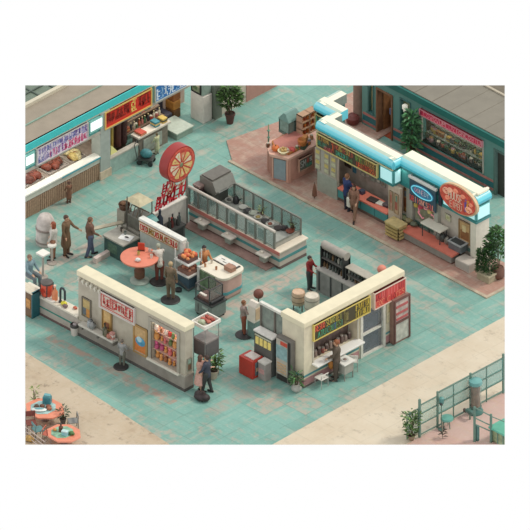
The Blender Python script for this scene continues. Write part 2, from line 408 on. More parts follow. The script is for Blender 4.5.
# ---------------------------------------------------------------- small furniture and goods (local coordinates)
def disc_stand(label, loc, r=.33, h=.05):  # flat black disc added under a figure, like a figurine base
    o = MB().lathe([(r, 0), (r, h*.6), (r*.93, h), (r*.5, h)], loc, 28).build('round_disc', m((52, 50, 50), .5, .1)); o.data.shade_smooth() if False else None
    return tag(o, label, 'disc')
def cup(loc, rgb_, r=.05, h=.1): return MB().lathe([(r*.75, 0), (r, h), (r*.9, h), (r*.7, h*.25)], loc, 12).build('cup', m(rgb_, .4), smooth=True)
def bottle_mb(r=.05, h=.3): return MB().lathe([(r, 0), (r, h*.58), (r*.4, h*.75), (r*.36, h*.97), (r*.42, h)], (0, 0, 0), 12)
def make_bottle(loc, body, cap=(60, 50, 45), r=.05, h=.3, name='bottle'):
    t = thing(name, None, None, loc)
    bottle_mb(r, h).build('glass_body', m(body, .25), t, smooth=True)
    MB().lathe([(r*.46, h*.93), (r*.46, h*1.05)], (0, 0, 0), 10).build('cap', m(cap, .4), t)
    return t
def make_jar(loc, body, lid, r=.08, h=.16):
    t = thing('jar', None, None, loc)
    MB().lathe([(r*.85, 0), (r, h*.1), (r, h*.75), (r*.75, h*.88)], (0, 0, 0), 14).build('glass_body', m(body, .3), t, smooth=True)
    MB().lathe([(r*.8, h*.86), (r*.8, h), (r*.7, h*1.03)], (0, 0, 0), 14).build('lid', m(lid, .4), t)
    return t
def make_carton(loc, body, band, w=.2, d=.14, h=.2, rot=0):
    t = thing('carton', None, None, loc, rot)
    MB().box(-w/2, w/2, -d/2, d/2, 0, h, 0, .008).build('box_body', m(body, .7), t)
    MB().box(-w/2-.003, w/2+.003, -d/2-.003, d/2+.003, h*.35, h*.65).build('label_band', m(band, .6), t)
    return t
def potted_plant(name, label, loc, pot=(120, 70, 50), leaf=(78, 110, 62), h=1.0, spread=.35, n=140, potr=.2, poth=.3, seed=1, stem=True, Lf=.22, wf=.07, shape='bush', cat='plant', round_pot=False):
    t = thing(name, label, cat, loc); rr = random.Random(seed)
    if round_pot: pr = [(potr*.55, 0), (potr*.95, poth*.3), (potr, poth*.55), (potr*.8, poth*.9), (potr*.7, poth), (potr*.6, poth*.95)]
    else: pr = [(potr*.62, 0), (potr*.95, poth*.85), (potr*1.05, poth*.85), (potr*1.05, poth), (potr*.9, poth), (potr*.86, poth*.9)]
    p = MB().lathe(pr, (0, 0, 0), 18).build('pot', m(pot, .6), t, smooth=True)
    MB().lathe([(potr*.6, poth*.8), (potr*.8, poth*.92), (potr*.1, poth*.95)], (0, 0, 0), 14).build('soil', m((60, 45, 35), .9), p)
    b = MB()
    for i in range(6):
        a = rr.random()*2*PI; q = spread*.45*rr.random()
        b.cone((math.cos(a)*.03, math.sin(a)*.03, poth*.8), (math.cos(a)*q, math.sin(a)*q, poth+(h-poth)*rr.uniform(.5, .85)), .015, .006, 6)
    b.build('stem', m((92, 78, 52), .8), t)
    b = MB()
    for i in range(n):
        a = rr.random()*2*PI
        if shape == 'tree': zz = poth+(h-poth)*rr.uniform(.35, 1); q = spread*math.sqrt(rr.random())*math.sin(PI*min(.97, max(.12, (zz-poth)/(h-poth)*.9)))
        elif shape == 'column': zz = poth+(h-poth)*rr.uniform(.0, 1); q = spread*math.sqrt(rr.random())*(1-.45*(zz-poth)/(h-poth))
        else: zz = poth+(h-poth)*rr.random()**.8; q = spread*math.sqrt(rr.random())*(.5+.5*(zz-poth)/(h-poth))
        b.leaf((math.cos(a)*q, math.sin(a)*q, zz), (math.cos(a)+rr.uniform(-.5, .5), math.sin(a)+rr.uniform(-.5, .5), rr.uniform(-.2, .9)), Lf*rr.uniform(.7, 1.2), wf*rr.uniform(.8, 1.3), rr.randrange(3))
    b.build('foliage', [m(leaf, .5, .15), m(tuple(int(v*1.25) for v in leaf), .5, .15), m(tuple(int(v*.72) for v in leaf), .5, .15)], t)
    return t
def make_chair(label, loc, rot, seat=(215, 205, 195), frame=(190, 188, 182), group=None, sz=.44, h=.82, back=True):
    t = thing('chair', label, 'chair', loc, rot, group)
    w = .2
    MB().box(-w, w, -w, w, sz-.04, sz, 0, .015).build('seat', m(seat, .6), t)
    if back: MB().box(-w-.0, -w+.035, -w, w, sz+.16, h, 0, .015).build('backrest', m(seat, .6), t)
    for sx in (-1, 1):
        for sy in (-1, 1):
            MB().rod((sx*w*.9, sy*w*.9, 0), (sx*w*.85, sy*w*.85, (sz if (sx > 0 or not back) else h-.05)-.02), .016).build('leg', m(frame, .35, metal=.3), t)
    return t
def picture(plane, c, a0, a1, z0, z1, label, frame=(120, 95, 70), ground=(200, 160, 110), blobs=(), name='framed_picture', cat='picture', seed=0, bw=.05, thick=.05):
    mk = (lambda a, b, za, zb, d0, d1, mb, mi: mb.box(c+d0, c+d1, a, b, za, zb, mi)) if plane == 'x' else (lambda a, b, za, zb, d0, d1, mb, mi: mb.box(a, b, c-d1, c-d0, za, zb, mi))
    t = thing(name, label, cat, (c, (a0+a1)/2, z0) if plane == 'x' else ((a0+a1)/2, c, z0))
    b = MB(); mk(a0, a1, z0, z1, .002, thick*.5, b, 0); cols = [ground]
    rr = random.Random(seed)
    for (u0, u1, v0, v1, cc) in blobs:
        cols.append(cc); mk(a0+(a1-a0)*u0, a0+(a1-a0)*u1, z0+(z1-z0)*v0, z0+(z1-z0)*v1, thick*.4, thick*.55+.002*len(cols), b, len(cols)-1)
    b.build('print', [m(x, .5, .18, 9) for x in cols], t, True)
    b = MB()
    for q in ((a0, a1, z1-bw, z1), (a0, a1, z0, z0+bw), (a0, a0+bw, z0+bw, z1-bw), (a1-bw, a1, z0+bw, z1-bw)): mk(*q, .002, thick, b, 0)
    b.build('frame', m(frame, .5), t, True)
    return t
# ================================================================ GROUND
def gp(*pts): return [(P(*p).x, P(*p).y) for p in pts]
TEAL, TEAL2 = (150, 200, 188), (136, 188, 176)
floor_m = floor_mat('teal_tiles', TEAL, TEAL2, (92, 134, 126), tile=1.1, f=.67, lstr=.2, worn=(216, 190, 174), wt=(.5, .64), wstr=.6, ptile=.95, streak=.5, fine=.25, bands=[
    ('x', -5.77, .22, -7.2, -1.6, (224, 206, 190), .95), ('x', -6.6, .28, -4.2, 2.4, (188, 196, 182), .75), ('x', -6.15, .16, -4.2, 2.4, (170, 190, 176), .5),
    ('x', 1.3, .36, -3.9, 1.3, (222, 196, 180), .85), ('y', 3.05, .2, 1.2, 7.2, (210, 204, 188), .7), ('y', 2.2, .22, 4.0, 9.5, (206, 200, 184), .55),
    ('y', -9.55, .2, -2.2, 4.6, (196, 160, 144), .7), ('x', 9.2, .25, -6.5, 1.5, (200, 200, 186), .5), ('x', 10.1, .5, -7.5, 2.5, (178, 190, 176), .4),
    ('x', 6.1, .3, -9.2, -6.4, (206, 180, 166), .5), ('y', -7.2, .2, 4.8, 8.5, (190, 190, 176), .45)])
struct('floor', MB().prism([((a+b)/2, (a-b)/2) for a, b in ((-AL, -BL), (AL, -BL), (AL, BL), (-AL, BL))], -.03, 0), floor_m)
struct('floor_plaza', MB().prism(gp((25.3, 352), (108, 404), (172, 446), (24, 446)), .0, .006),
       floor_mat('weathered_plaza', (232, 214, 188), (222, 202, 174), (150, 134, 116), tile=1.6, streak=.12, worn=(196, 172, 146), wt=(.52, .66), wstr=.5, ptile=2, crack=.7, lstr=.12), clip='LB')
struct('floor_plaza', MB().prism(gp((270, 446), (340, 407), (395, 377), (505.5, 316), (505.5, 396), (416, 446)), .0, .006),
       floor_mat('pale_plaza', (246, 232, 208), (238, 222, 196), (176, 158, 130), tile=1.3, streak=.12, f=.66, worn=(220, 198, 168), wt=(.55, .7), wstr=.4, ptile=2, crack=.35, lstr=.16), clip='RB')  # paler cream base colour than the left plaza
struct('floor_terrace', MB().prism([(13.08, -8), (17, -8), (17, 1), (13.08, 1)], .0, .03),
       floor_mat('terrace_tiles', (240, 206, 194), (232, 190, 176), (236, 210, 170), tile=.75, streak=.2, worn=(246, 222, 204), wt=(.5, .7), wstr=.4, ptile=2, lstr=.5, lw=.02), clip='RB')
pave_m = floor_mat('pink_paving', (214, 170, 152), (202, 154, 138), (150, 106, 92), tile=.42, streak=.3, worn=(232, 208, 186), wt=(.46, .62), wstr=.7, ptile=2, lstr=.3, lw=.012, mottle=.15)
struct('pavement', MB().prism([(-6.2, 4.42), (7.65, 4.42), (7.65, 6.6), (-2.1, 6.6), (-3.2, 7.4), (-3.6, 13), (-6.2, 13), (-6.9, 8), (-7.4, 5.3)], 0, .04), pave_m, clip='RF')
kerb_m = m((226, 208, 182), .7, .15, 3, dirt=.4, f=.62)
struct('trim_kerb', MB().box(-6.3, 7.75, 4.28, 4.42, 0, .05).box(7.65, 7.77, 4.28, 6.4, 0, .05), kerb_m, clip='R')
# ================================================================ STORE ALONG THE LEFT (faces +x)
XA = -8.88
wallgrey = m((196, 186, 170), .7, .08, 3, dirt=.25)
teal_band = m((70, 200, 200), .35, .05, 3, f=.9)
def ya(px): return (px-265)/K-XA
struct('roof', MB().box(XA-1.95, XA+.02, -5, 6.2, 3.28, 3.36).box(XA-1.0, XA-.94, -5, 6.2, 3.36, 3.41, 1).box(XA-2.02, XA-1.86, -5, 6.2, 3.36, 3.5, 2), [m((176, 164, 146), .8, .07, 2, f=.66), m((140, 168, 152), .7, .1), m((214, 206, 184), .6, .05)], clip='LFT')
rf = MB().box(XA-6, XA-2.02, -5, 6.2, 3.0, 3.1)
for i in range(5): rf.box(XA-2.9-i*.7, XA-2.84-i*.7, -5, 6, 3.1, 3.15, 1)
for i in range(12): rf.box(XA-6, XA-2.1, -5+i*.8, -4.94+i*.8, 3.1, 3.14, 1)
struct('roof_skylight', rf, [m((112, 128, 112), .5, .1), m((84, 98, 88), .5)], clip='LFT')
struct('trim_fascia', MB().box(XA-.05, XA+.06, -5, 6.3, 3.05, 3.36, 0).box(XA-.05, XA+.03, -5, 6.3, 2.98, 3.05, 1).box(XA-.05, XA, -5, 6.3, 2.2, 2.98, 2).box(XA-.05, XA+.05, -5, 6.3, 2.1, 2.2, 3), [teal_band, m((236, 232, 206), .5), m((104, 190, 184), .4), m((190, 182, 170), .6)], clip='LT')
struct('wall_left', MB().box(XA-2.0, XA-1.7, -5, 6.2, 0, 3.28), m((196, 172, 156), .8, .2, 2, dirt=.4), clip='LFT')
struct('wall_partition', MB().box(XA-1.7, XA-.35, .42, .52, 0, 3.0), m((150, 128, 108), .8, .15), clip='L')
struct('pillar', MB().box(XA-.45, XA+.06, -.12, .42, 0, 3.0, 0, .02).box(XA-.47, XA+.09, -.15, .45, 0, .35, 1), [m((176, 184, 176), .6, .08), m((214, 196, 170), .7, .15)])
# lit panels and signs
for (a, b, l) in ((24, 33.5, 'white lit panel at the cut left end of the teal shop fascia'), (88.5, 101.5, 'white lit panel between the purple sign and the red sign')):
    t = thing('light_panel', l, 'light', (XA, ya((a+b)/2), 2.4), 0, 'lit panels on the left shop fascia')
    MB().box(XA, XA+.07, ya(a), ya(b), 2.35, 2.9).build('frame', m((150, 214, 206), .4), t, True, clip='L')
    MB().box(XA+.07, XA+.09, ya(a)+.05, ya(b)-.05, 2.45, 2.82).build('diffuser', m((250, 252, 250), .3, 0, emit=1.0), t, True, clip='L')
sign_on('x', XA, ya(35.4), ya(86.8), 2.2, 2.95, 'white shop sign with blue, violet and pink lettering above the meat counter', panel=(226, 216, 226), border=(214, 208, 204), bw=.03, glow=.1, rows=[
    (.03, .48, .56, .94, 8, 3, [(70, 90, 180), (110, 90, 180), (150, 140, 200)], .17), (.46, .98, .54, .95, 9, 4, [(80, 90, 190), (120, 90, 180), (150, 120, 190)], .17), (.03, .3, .1, .48, 5, 5, [(100, 110, 190), (140, 120, 190)], .16), (.25, .58, .1, .5, 6, 6, [(226, 90, 160), (170, 100, 180)], .18), (.55, .97, .08, .5, 7, 8, [(240, 60, 130), (236, 100, 150)], .2)])
sign_on('x', XA, ya(103.5), ya(150.5), 2.18, 2.97, 'red shop sign with gold border and dark red and gold characters', panel=(206, 44, 26), border=(236, 196, 110), bw=.05, glow=.15, rows=[
    (.04, .52, .3, .84, 8, 11, [(120, 22, 16), (146, 34, 20)], .2), (.55, .68, .26, .88, 1, 12, [(244, 208, 110)], .22), (.71, .96, .3, .86, 4, 14, [(136, 28, 18)], .2)])
sign_on('x', XA, ya(153.5), ya(191), 2.2, 2.97, 'blue shop sign with white characters at the end of the fascia', panel=(34, 112, 178), border=(196, 200, 190), bw=.04, glow=.15, clip='T', rows=[(.04, .96, .14, .86, 9, 22, [(226, 240, 248), (150, 196, 230)], .16)])
# meat counter
t = thing('serving_counter', 'long shop counter with white ledge, glass screen and brown slatted base', 'counter', (XA, -2.1, 0))
b = MB().box(XA-.1, XA-.02, -4.3, -.12, 0, .78, 0)
for i in range(40): b.box(XA-.03, XA+.01, -4.25+i*.104, -4.25+i*.104+.07, .02, .74, 1)
b.build('slatted_base', [m((120, 96, 78), .8), m((176, 146, 120), .8, .2, 12)], t, True, clip='L')
MB().box(XA-.3, XA+.06, -4.3, -.12, 1.02, 1.1, 0, .015).build('countertop', m((240, 240, 230), .4, .05), t, True, clip='L')
MB().box(XA-.1, XA+.02, -4.3, -.12, .78, 1.02).build('front_panel', m((206, 206, 192), .5, .08), t, True, clip='L')
MB().box(XA-1.68, XA-.3, -4.3, .4, .96, 1.02).build('display_tray', m((178, 162, 148), .5, .15), t, True, clip='L')
MB().box(XA+.01, XA+.07, -2.2, -.12, 1.0, 1.06).build('teal_rail', m((70, 170, 186), .4), t, True, clip='L')
rr = random.Random(3)
def lump(name, label, cat, group, c, r, col, k=4, seed=0, label_parts=None):
    q = random.Random(seed); b = MB()
    b.ball((0, 0, r*.62), (r, r*.8, r*.62), 10, 7)
    for i in range(k):
        a = q.random()*6.28; b.ball((math.cos(a)*r*.55, math.sin(a)*r*.45, r*q.uniform(.4, .75)), (r*.55, r*.5, r*.42), 8, 6)
    bmesh.ops.translate(b.bm, verts=b.bm.verts, vec=Vector(c)-Vector((0, 0, 0)))
    return tag(b.build(name, m(col, .5, .3, 14), smooth=True), label, cat, group)
meat = [(176, 88, 66), (150, 74, 54), (190, 110, 84), (122, 62, 44)]
for j, (p0, p1, n) in enumerate(((26, 52, 30), (56, 77, 24), (78, 93, 15))):
    tr = thing('meat_tray', ('shallow steel tray of red meat at the left end of the counter', 'shallow steel tray of browned meat below the middle of the purple sign', 'shallow steel tray of yellow and brown food nearest the grey pillar')[j], 'tray', (XA-.85, ya((p0+p1)/2), 1.02))
    y0, y1 = ya(p0)+.05, ya(p1)
    MB().box(XA-1.35, XA-.4, y0, y1, 1.022, 1.04).build('base', m((200, 190, 180), .4, .1, metal=.3), tr, True, clip='L')
    MB().box(XA-1.35, XA-1.32, y0, y1, 1.02, 1.1).box(XA-.43, XA-.4, y0, y1, 1.02, 1.1).box(XA-1.32, XA-.43, y0, y0+.03, 1.02, 1.1).box(XA-1.32, XA-.43, y1-.03, y1, 1.02, 1.1).build('rim', m((214, 206, 196), .35, .05, metal=.3), tr, True, clip='L')
    for i in range(n):
        r = rr.uniform(.13, .23)
        x, y = XA-1.2+.68*rr.random(), y0+.2+(y1-y0-.4)*rr.random()
        if x+y < -AL+.2: continue
        lump('meat_piece', ('chunk of red meat heaped on the left counter tray', 'browned meat chunk heaped on the middle counter tray', 'yellow and brown food lump on the counter tray by the pillar')[j], 'meat', ('red meat on the left tray', 'browned meat on the middle tray', 'food on the tray by the pillar')[j], (x, y, 1.04), r, (meat[i % 4], (meat[3], meat[1])[i % 2], ((222, 196, 120), (150, 100, 60), (230, 214, 160))[i % 3])[j], 4, i)
tb = MB().rod((XA-1.0, -2.9, 1.03), (XA-1.3, -2.3, 1.5), .03).rod((XA-1.0, -2.7, 1.03), (XA-1.3, -2.1, 1.5), .03)
tag(tb.build('steel_tongs', m((150, 146, 140), .4, metal=.5)), 'pair of grey steel bars leaning between the red and browned meat', 'tongs')
# recess with curtains, low tiled wall
struct('wall_low', MB().box(XA-.12, XA+.03, .42, 1.95, 0, .68).box(XA-.16, XA+.06, .42, 1.95, .68, .74, 1), [m((160, 186, 176), .6, .15, 7), m((196, 190, 176), .5)])
t = thing('window', 'window with dark brown curtains and yellow posts below the red shop sign', 'window', (XA-.6, 1.1, .74))
MB().box(XA-.7, XA-.6, .5, 2.0, .6, 2.2).build('backing', m((96, 62, 46), .7, .25), t, True)
for i, (y, w, c) in enumerate(((.6, .14, (186, 166, 96)), (.85, .1, (140, 110, 60)), (1.1, .12, (206, 176, 90)), (1.42, .26, (92, 52, 44)), (1.75, .24, (76, 44, 40)))):
    MB().cone((XA-.55, y, .62), (XA-.55, y, 2.2), w*.5, w*.5, 10).build('curtain' if i > 2 else 'post', m(c, .7, .15), t, True)
tag(MB().cone((XA-.3, .8, .74), (XA-.3, .8, .98), .26, .05, 4).build('paper_cone', m((206, 206, 130), .6, .1)), 'pale yellow folded cone on the sill under the curtains', 'ornament')
# market counter with goods
t = thing('market_counter', 'white plank market counter crowded with goods below the red sign', 'counter', (XA, 2.8, 0))
MB().box(XA-.42, XA+.02, 1.98, 3.75, .86, .95, 0, .012).build('countertop', m((222, 212, 196), .5, .1), t, True)
MB().box(XA-.38, XA-.06, 2.05, 3.65, 0, .86).build('base', m((132, 122, 108), .7, .2), t, True)
MB().box(XA-.06, XA-.02, 2.3, 3.3, .1, .7).build('front_panel', m((170, 176, 164), .6, .2), t, True)
t = thing('goods_rack', 'stepped rack of jars and bottles behind the white market counter', 'rack', (XA-.9, 2.9, 0))
for i in range(4): MB().box(XA-.72-.3*i, XA-.44-.3*i, 1.7, 3.9, .95+.28*i, 1.0+.28*i).build('shelf', m((128, 104, 84), .7, .2), t, True)
for y in (1.72, 3.85): MB().box(XA-1.66, XA-.46, y, y+.05, 0, 1.0).build('side_panel', m((110, 90, 74), .7, .2), t, True)
pal = [(184, 66, 50), (70, 110, 76), (206, 150, 90), (196, 120, 110), (60, 62, 66), (90, 130, 130), (216, 206, 180), (170, 90, 60)]
proto = {}
for i in range(4):
    for j in range(13):
        k = rr.randrange(8); kind = rr.randrange(3); key = (k, kind)
        loc = (XA-.58-.3*i, 1.85+j*.155+rr.uniform(-.03, .03), 1.0+.28*i)
        if key not in proto:
            o = (make_bottle(loc, pal[k], (220, 200, 150)) if kind == 0 else make_jar(loc, pal[k], (200, 190, 170), .07, .17) if kind == 1 else make_carton(loc, pal[k], pal[(k+3) % 8], .15, .12, .2, PI/2))
            nm = ('bottle', 'jar', 'carton')[kind]
            cn = ('red', 'green', 'tan', 'pink', 'black', 'teal', 'cream', 'rust')[k]
            tag(o, '%s %s among the goods on the stepped rack behind the market counter' % (cn, nm), nm, 'goods on the stepped rack'); proto[key] = o
        else: dup(proto[key], loc)
o = make_carton((XA-.2, 2.3, .95), (196, 80, 60), (226, 170, 120), .4, .3, .1); tag(o, 'flat red carton at the left end of the white market counter', 'box')
o = make_carton((XA-.2, 3.1, .95), (70, 140, 150), (220, 190, 120), .3, .25, .22); tag(o, 'teal carton in the middle of the white market counter', 'box')
o = make_carton((XA-.2, 3.5, .95), (206, 176, 90), (60, 60, 64), .3, .25, .2); tag(o, 'yellow and black carton at the far end of the white market counter', 'box')
t = thing('hand_cart', 'dark hand cart carrying a teal bundle in front of the market counter', 'cart', (XA+.42, 2.0, 0), .5)
MB().box(-.3, .3, -.22, .22, .2, .28).build('platform', m((64, 66, 64), .5), t)
MB().ball((0, 0, .44), (.24, .18, .19), 14, 10).build('bundle', m((70, 136, 142), .5, .25, 12), t, smooth=True)
for sx in (-.22, .22):
    for sy in (-.2, .2): MB().cone((sx, sy-.03, .1), (sx, sy+.03, .1), .1, .1, 12).build('wheel', m((40, 40, 42), .5), t)
MB().tube([(-.3, -.2, .25), (-.42, -.2, .85), (-.42, .2, .85), (-.3, .2, .25)], .018).build('handle', m((70, 72, 70), .4), t)
# low plinth, orange stacked boxes, dark sofa, white cabinet with picture
tag(MB().box(XA-.9, XA+.1, ya(175), ya(191), 0, .25, 0, .02).box(XA-.92, XA+.13, ya(175)-.03, ya(191)+.02, .25, .31, 1, .01).build('display_plinth', [m((146, 164, 150), .6, .1), m((196, 206, 190), .4, .1)]), 'low pale green display plinth beyond the market counter', 'plinth')
t = thing('sofa', 'dark padded sofa half hidden behind the low plinth', 'sofa', (XA-1.2, 4.4, 0))
MB().box(XA-1.6, XA-.98, 3.95, 4.85, 0, .42, 0, .06).build('seat', m((62, 60, 72), .7), t, True); MB().box(XA-1.68, XA-1.5, 3.95, 4.85, .35, .85, 0, .05).build('backrest', m((54, 52, 64), .7), t, True)
for i in range(3): tag(MB().box(XA-1.5, XA-1.05, 4.95, 5.35, .0+i*.4, .38+i*.4, 0, .03).build('crate', m(((120, 80, 40), (176, 120, 50), (140, 84, 36))[i], .7, .2)), ('orange brown crate at the bottom of the stack beside the white cabinet', 'yellow brown crate in the middle of the stack beside the white cabinet', 'dark orange crate on top of the stack beside the white cabinet')[i], 'crate', 'crates stacked beside the white cabinet')
t = thing('cabinet', 'white cabinet with rounded grey green upper section carrying a dark framed picture', 'cabinet', (XA-.5, 5.8, 0))
MB().box(XA-.72, XA-.02, 5.55, 6.02, 0, 1.2, 0, .02).build('lower_cabinet', m((222, 216, 206), .6, .08), t, True)
MB().box(XA-.72, XA-.06, 5.58, 6.02, 1.2, 2.6, 0, .04).build('upper_cabinet', m((150, 170, 158), .6, .08), t, True, clip='T')
picture('y', 5.58, XA-.68, XA-.16, 1.25, 2.0, 'dark framed green picture on the white cabinet at the end of the left shop', (44, 48, 44), (140, 150, 120), [(.2, .6, .2, .7, (90, 116, 80)), (.5, .9, .4, .9, (196, 190, 160))])
struct('pillar', MB().box(XA-.25, XA+.1, 6.08, 6.45, 0, 2.6, 0, .015), m((122, 130, 116), .6, .08), clip='T')
struct('wall_back', MB().box(XA-.2, XA, 6.45, 7.85, 0, 2.4), m((212, 202, 184), .7, .08), clip='TF')
struct('wall_back', MB().box(XA-.2, XA+.02, 7.85, 9.9, 0, 2.0), m((190, 142, 128), .7, .08), clip='TF')
o = potted_plant('potted_tree', 'bushy green potted tree in a dark red pot beside the grey pillar', (P(230, 123).x, P(230, 123).y, 0), (92, 58, 52), (82, 116, 58), 1.7, .4, 440, .2, .45, 2, Lf=.26, wf=.1, shape='tree')
# ================================================================ BUILDING ALONG THE BACK (faces -y)
YR = 9.86
def xr(px): return (px-265)/K-YR
Z1 = 2.65
wt = m((100, 150, 142), .6, .06, 2); dk = m((30, 112, 104), .5, .06, 2)
def holes(y0, y1, x0, x1, z0, z1, hs, mats_i=0):
    b = MB(); xs = x0
    for (a, c, za, zb) in sorted(hs):
        b.box(xs, a, y0, y1, z0, z1, mats_i)
        if za > z0: b.box(a, c, y0, y1, z0, za, mats_i)
        if zb < z1: b.box(a, c, y0, y1, zb, z1, mats_i)
        xs = c
    b.box(xs, x1, y0, y1, z0, z1, mats_i); return b
XL, XRr = xr(362), 3.6
HS = [(xr(368), xr(374), .72, 2.15), (xr(376.5), xr(393), 0, 2.05), (xr(400), xr(411), .78, 2.15), (xr(421.5), xr(484), .72, 2.15), (xr(494), 3.6, 0, 2.1)]
struct('wall_right', holes(YR, YR+.25, XL, XRr, 0, Z1, HS), wt, clip='RT')
for nm, z0, z1, mt, pr in (('trim_stripe', .52, .62, m((190, 124, 116), .6), .015), ('trim_stripe', .14, .24, m((176, 116, 110), .6), .02), ('trim_panel', .26, .5, m((44, 112, 118), .5), .01)):
    b = MB()
    for a, c in ((xr(363), xr(376)), (xr(393.5), xr(493.5))): b.box(a, c, YR-pr, YR, z0, z1)
    struct(nm, b, mt, clip='R')
struct('trim_cornice', MB().box(XL-.2, XRr, YR-.1, YR+.02, 2.4, Z1+.02), dk, clip='RT')
rb = MB().box(XL-.1, 5, YR, YR+2.3, Z1, Z1+.06).box(XL-.1, 5, YR+2.2, YR+2.3, Z1+.06, Z1+.12, 1).box(XL-.1, 5, YR+2.3, YR+2.9, Z1-.1, Z1+.02, 2).box(XL-.1, 5, YR+2.9, YR+4.5, Z1-.1, Z1+.04, 3)
for i in range(10): rb.box(XL+i*.95, XL+i*.95+.015, YR+.02, YR+2.2, Z1+.06, Z1+.064, 2)
struct('roof', rb, [m((156, 150, 136), .8, .07, 2, f=.62), m((190, 180, 160), .6), m((120, 112, 98), .8), m((186, 180, 166), .7)], clip='RFT')
struct('wall_inner', MB().box(XL, XRr, YR+1.0, YR+1.1, 0, 2.6), m((170, 128, 92), .8, .25, 2), clip='RFT')
struct('pillar', MB().cone((xr(356.5), YR+.1, 0), (xr(356.5), YR+.1, 2.6), .2, .2, 18), m((150, 126, 112), .6, .12), clip='T')
tag(MB().lathe([(.16, 0), (.26, .12), (.27, .3), (.16, .42), (.14, .4)], (xr(357), YR-.22, 0), 18).build('floor_vase', m((124, 62, 56), .5, .1), smooth=True), 'dark red rounded floor vase at the foot of the brown corner pillar', 'vase')
t = thing('door', 'open brown wooden shop doorway in the teal back wall', 'door', ((xr(376.5)+xr(393))/2, YR, 0))
b = MB(); a0, a1 = xr(376.5), xr(393)
MB().box(a0, a0+.08, YR-.04, YR+.3, 0, 2.05).box(a1-.08, a1, YR-.04, YR+.3, 0, 2.05).box(a0, a1, YR-.04, YR+.3, 1.97, 2.05).build('frame', m((128, 92, 66), .6, .15), t, True)
MB().box(a0+.08, a0+.13, YR+.28, YR+.92, .02, 1.95).build('door_leaf', m((150, 104, 66), .6, .2), t, True)
MB().box(a0, a1, YR, YR+1.0, .004, .02).build('threshold', m((170, 84, 54), .7, .2), t, True)
tag(MB().box(a0+.3, a1-.2, YR+.5, YR+.7, .02, .9, 0, .02).box(a0+.28, a1-.18, YR+.42, YR+.5, .75, 1.0, 1).build('reception_desk', [m((196, 96, 60), .6, .2), m((120, 140, 190), .5)]), 'orange desk with pale blue sign seen through the brown doorway', 'desk')
for (a, c, l, gl, ins) in ((368, 374, 'narrow window with yellow blind left of the brown doorway', (206, 190, 130), []), (400, 411, 'small window with a white lamp and green plant beside the tall palm', (120, 132, 96), [1])):
    t = thing('window', l, 'window', ((xr(a)+xr(c))/2, YR, .72))
    MB().box(xr(a), xr(c), YR+.14, YR+.2, .72, 2.15).build('pane', m(gl, .3, .3, 5), t, True)
    x0, x1 = xr(a), xr(c)
    MB().box(x0, x0+.05, YR-.03, YR+.14, .72, 2.15).box(x1-.05, x1, YR-.03, YR+.14, .72, 2.15).box(x0, x1, YR-.03, YR+.14, 2.1, 2.15).box(x0-.03, x1+.03, YR-.06, YR+.14, .7, .76).build('frame', m((70, 118, 116), .5), t, True)
tag(MB().lathe([(.05, 0), (.07, .1), (.11, .16), (.11, .3), (.06, .34)], (xr(404), YR+.05, 1.55), 14).build('lamp', m((245, 240, 224), .4, emit=.5), smooth=True), 'small white lamp in the window beside the tall palm', 'lamp')
t = thing('door', 'dark doorway at the cut right end of the teal back wall', 'door', (xr(500), YR, 0))
MB().box(xr(494)+.09, 3.6, YR+.12, YR+.2, 0, 2.1).build('door_leaf', m((66, 68, 62), .6, .15), t, True, clip='R')
MB().box(xr(494), xr(494)+.09, YR-.03, YR+.2, 0, 2.1).box(xr(494), 3.6, YR-.03, YR+.2, 2.02, 2.1).build('frame', m((90, 120, 112), .6), t, True, clip='R')
# display window full of goods
wx0, wx1 = xr(421.5), xr(484)
t = thing('display_window', 'wide shop display window under a red lettered band in the teal wall', 'window', ((wx0+wx1)/2, YR, .72))
MB().box(wx0, wx1, YR+.75, YR+.8, .72, 2.15).build('backing', m((206, 196, 160), .7, .35, 4, emit=.15), t, True)
MB().box(wx0, wx1, YR+.0, YR+.8, .68, .72).build('sill', m((150, 146, 130), .6), t, True)
for i in range(2): MB().box(wx0, wx1, YR+.25+.2*i, YR+.75, .98+.34*i, 1.0+.34*i).build('shelf', m((150, 156, 142), .5), t, True)
for px in (421.5, 483): MB().box(xr(px)-.0, xr(px)+.05, YR-.04, YR+.03, .7, 2.15).build('mullion', m((196, 190, 178), .5), t, True)
MB().box(wx0, wx1, YR-.005, YR+.005, .72, 1.95).build('pane', glass((190, 205, 195), .07), t, True)
sign_on('y', YR-.04, wx0, wx1, 1.92, 2.2, 'long red sign with white and pink letters above the display window', panel=(196, 48, 78), border=(226, 150, 160), bw=.03, glow=.15, rows=[(.06, .98, .18, .85, 'COWOVUMLUVIONCOWIU', 2, [(244, 160, 176), (240, 200, 200)], .2), (.01, .05, .2, .8, 1, 2, [(60, 40, 60)])])
proto = {}
pal = [(176, 130, 76), (226, 216, 190), (110, 120, 116), (170, 90, 60), (206, 170, 80), (90, 120, 80), (180, 140, 140), (120, 100, 90)]
for i in range(3):
    for j in range(17):
        k = rr.randrange(8); kind = rr.randrange(4)
        loc = (wx0+.15+j*.195, YR+.18+.2*i+rr.uniform(0, .1), .72+(.28+.34*(i-1) if i else 0))
        if (k, kind) not in proto:
            nm = ('bottle', 'jar', 'carton', 'potted_plant')[kind]; cn = ('brown', 'pale', 'grey', 'rust', 'yellow', 'green', 'pink', 'dark brown')[k]
            o = make_bottle(loc, pal[k], r=.055, h=.28) if kind == 0 else make_jar(loc, pal[k], pal[(k+2) % 8], .1, .2) if kind == 1 else make_carton(loc, pal[k], pal[(k+3) % 8]) if kind == 2 else potted_plant('potted_plant', '', loc, pal[k], (100, 120, 74), .3, .1, 26, .07, .12, k, Lf=.1, wf=.04)
            tag(o, '%s %s among the goods in the wide display window' % (cn, nm.replace('_', ' ') if kind != 3 else 'pot with a small plant'), nm.split('_')[-1], 'goods in the wide display window'); proto[(k, kind)] = o
        else: dup(proto[(k, kind)], loc)
pp = P(411.5, 158)
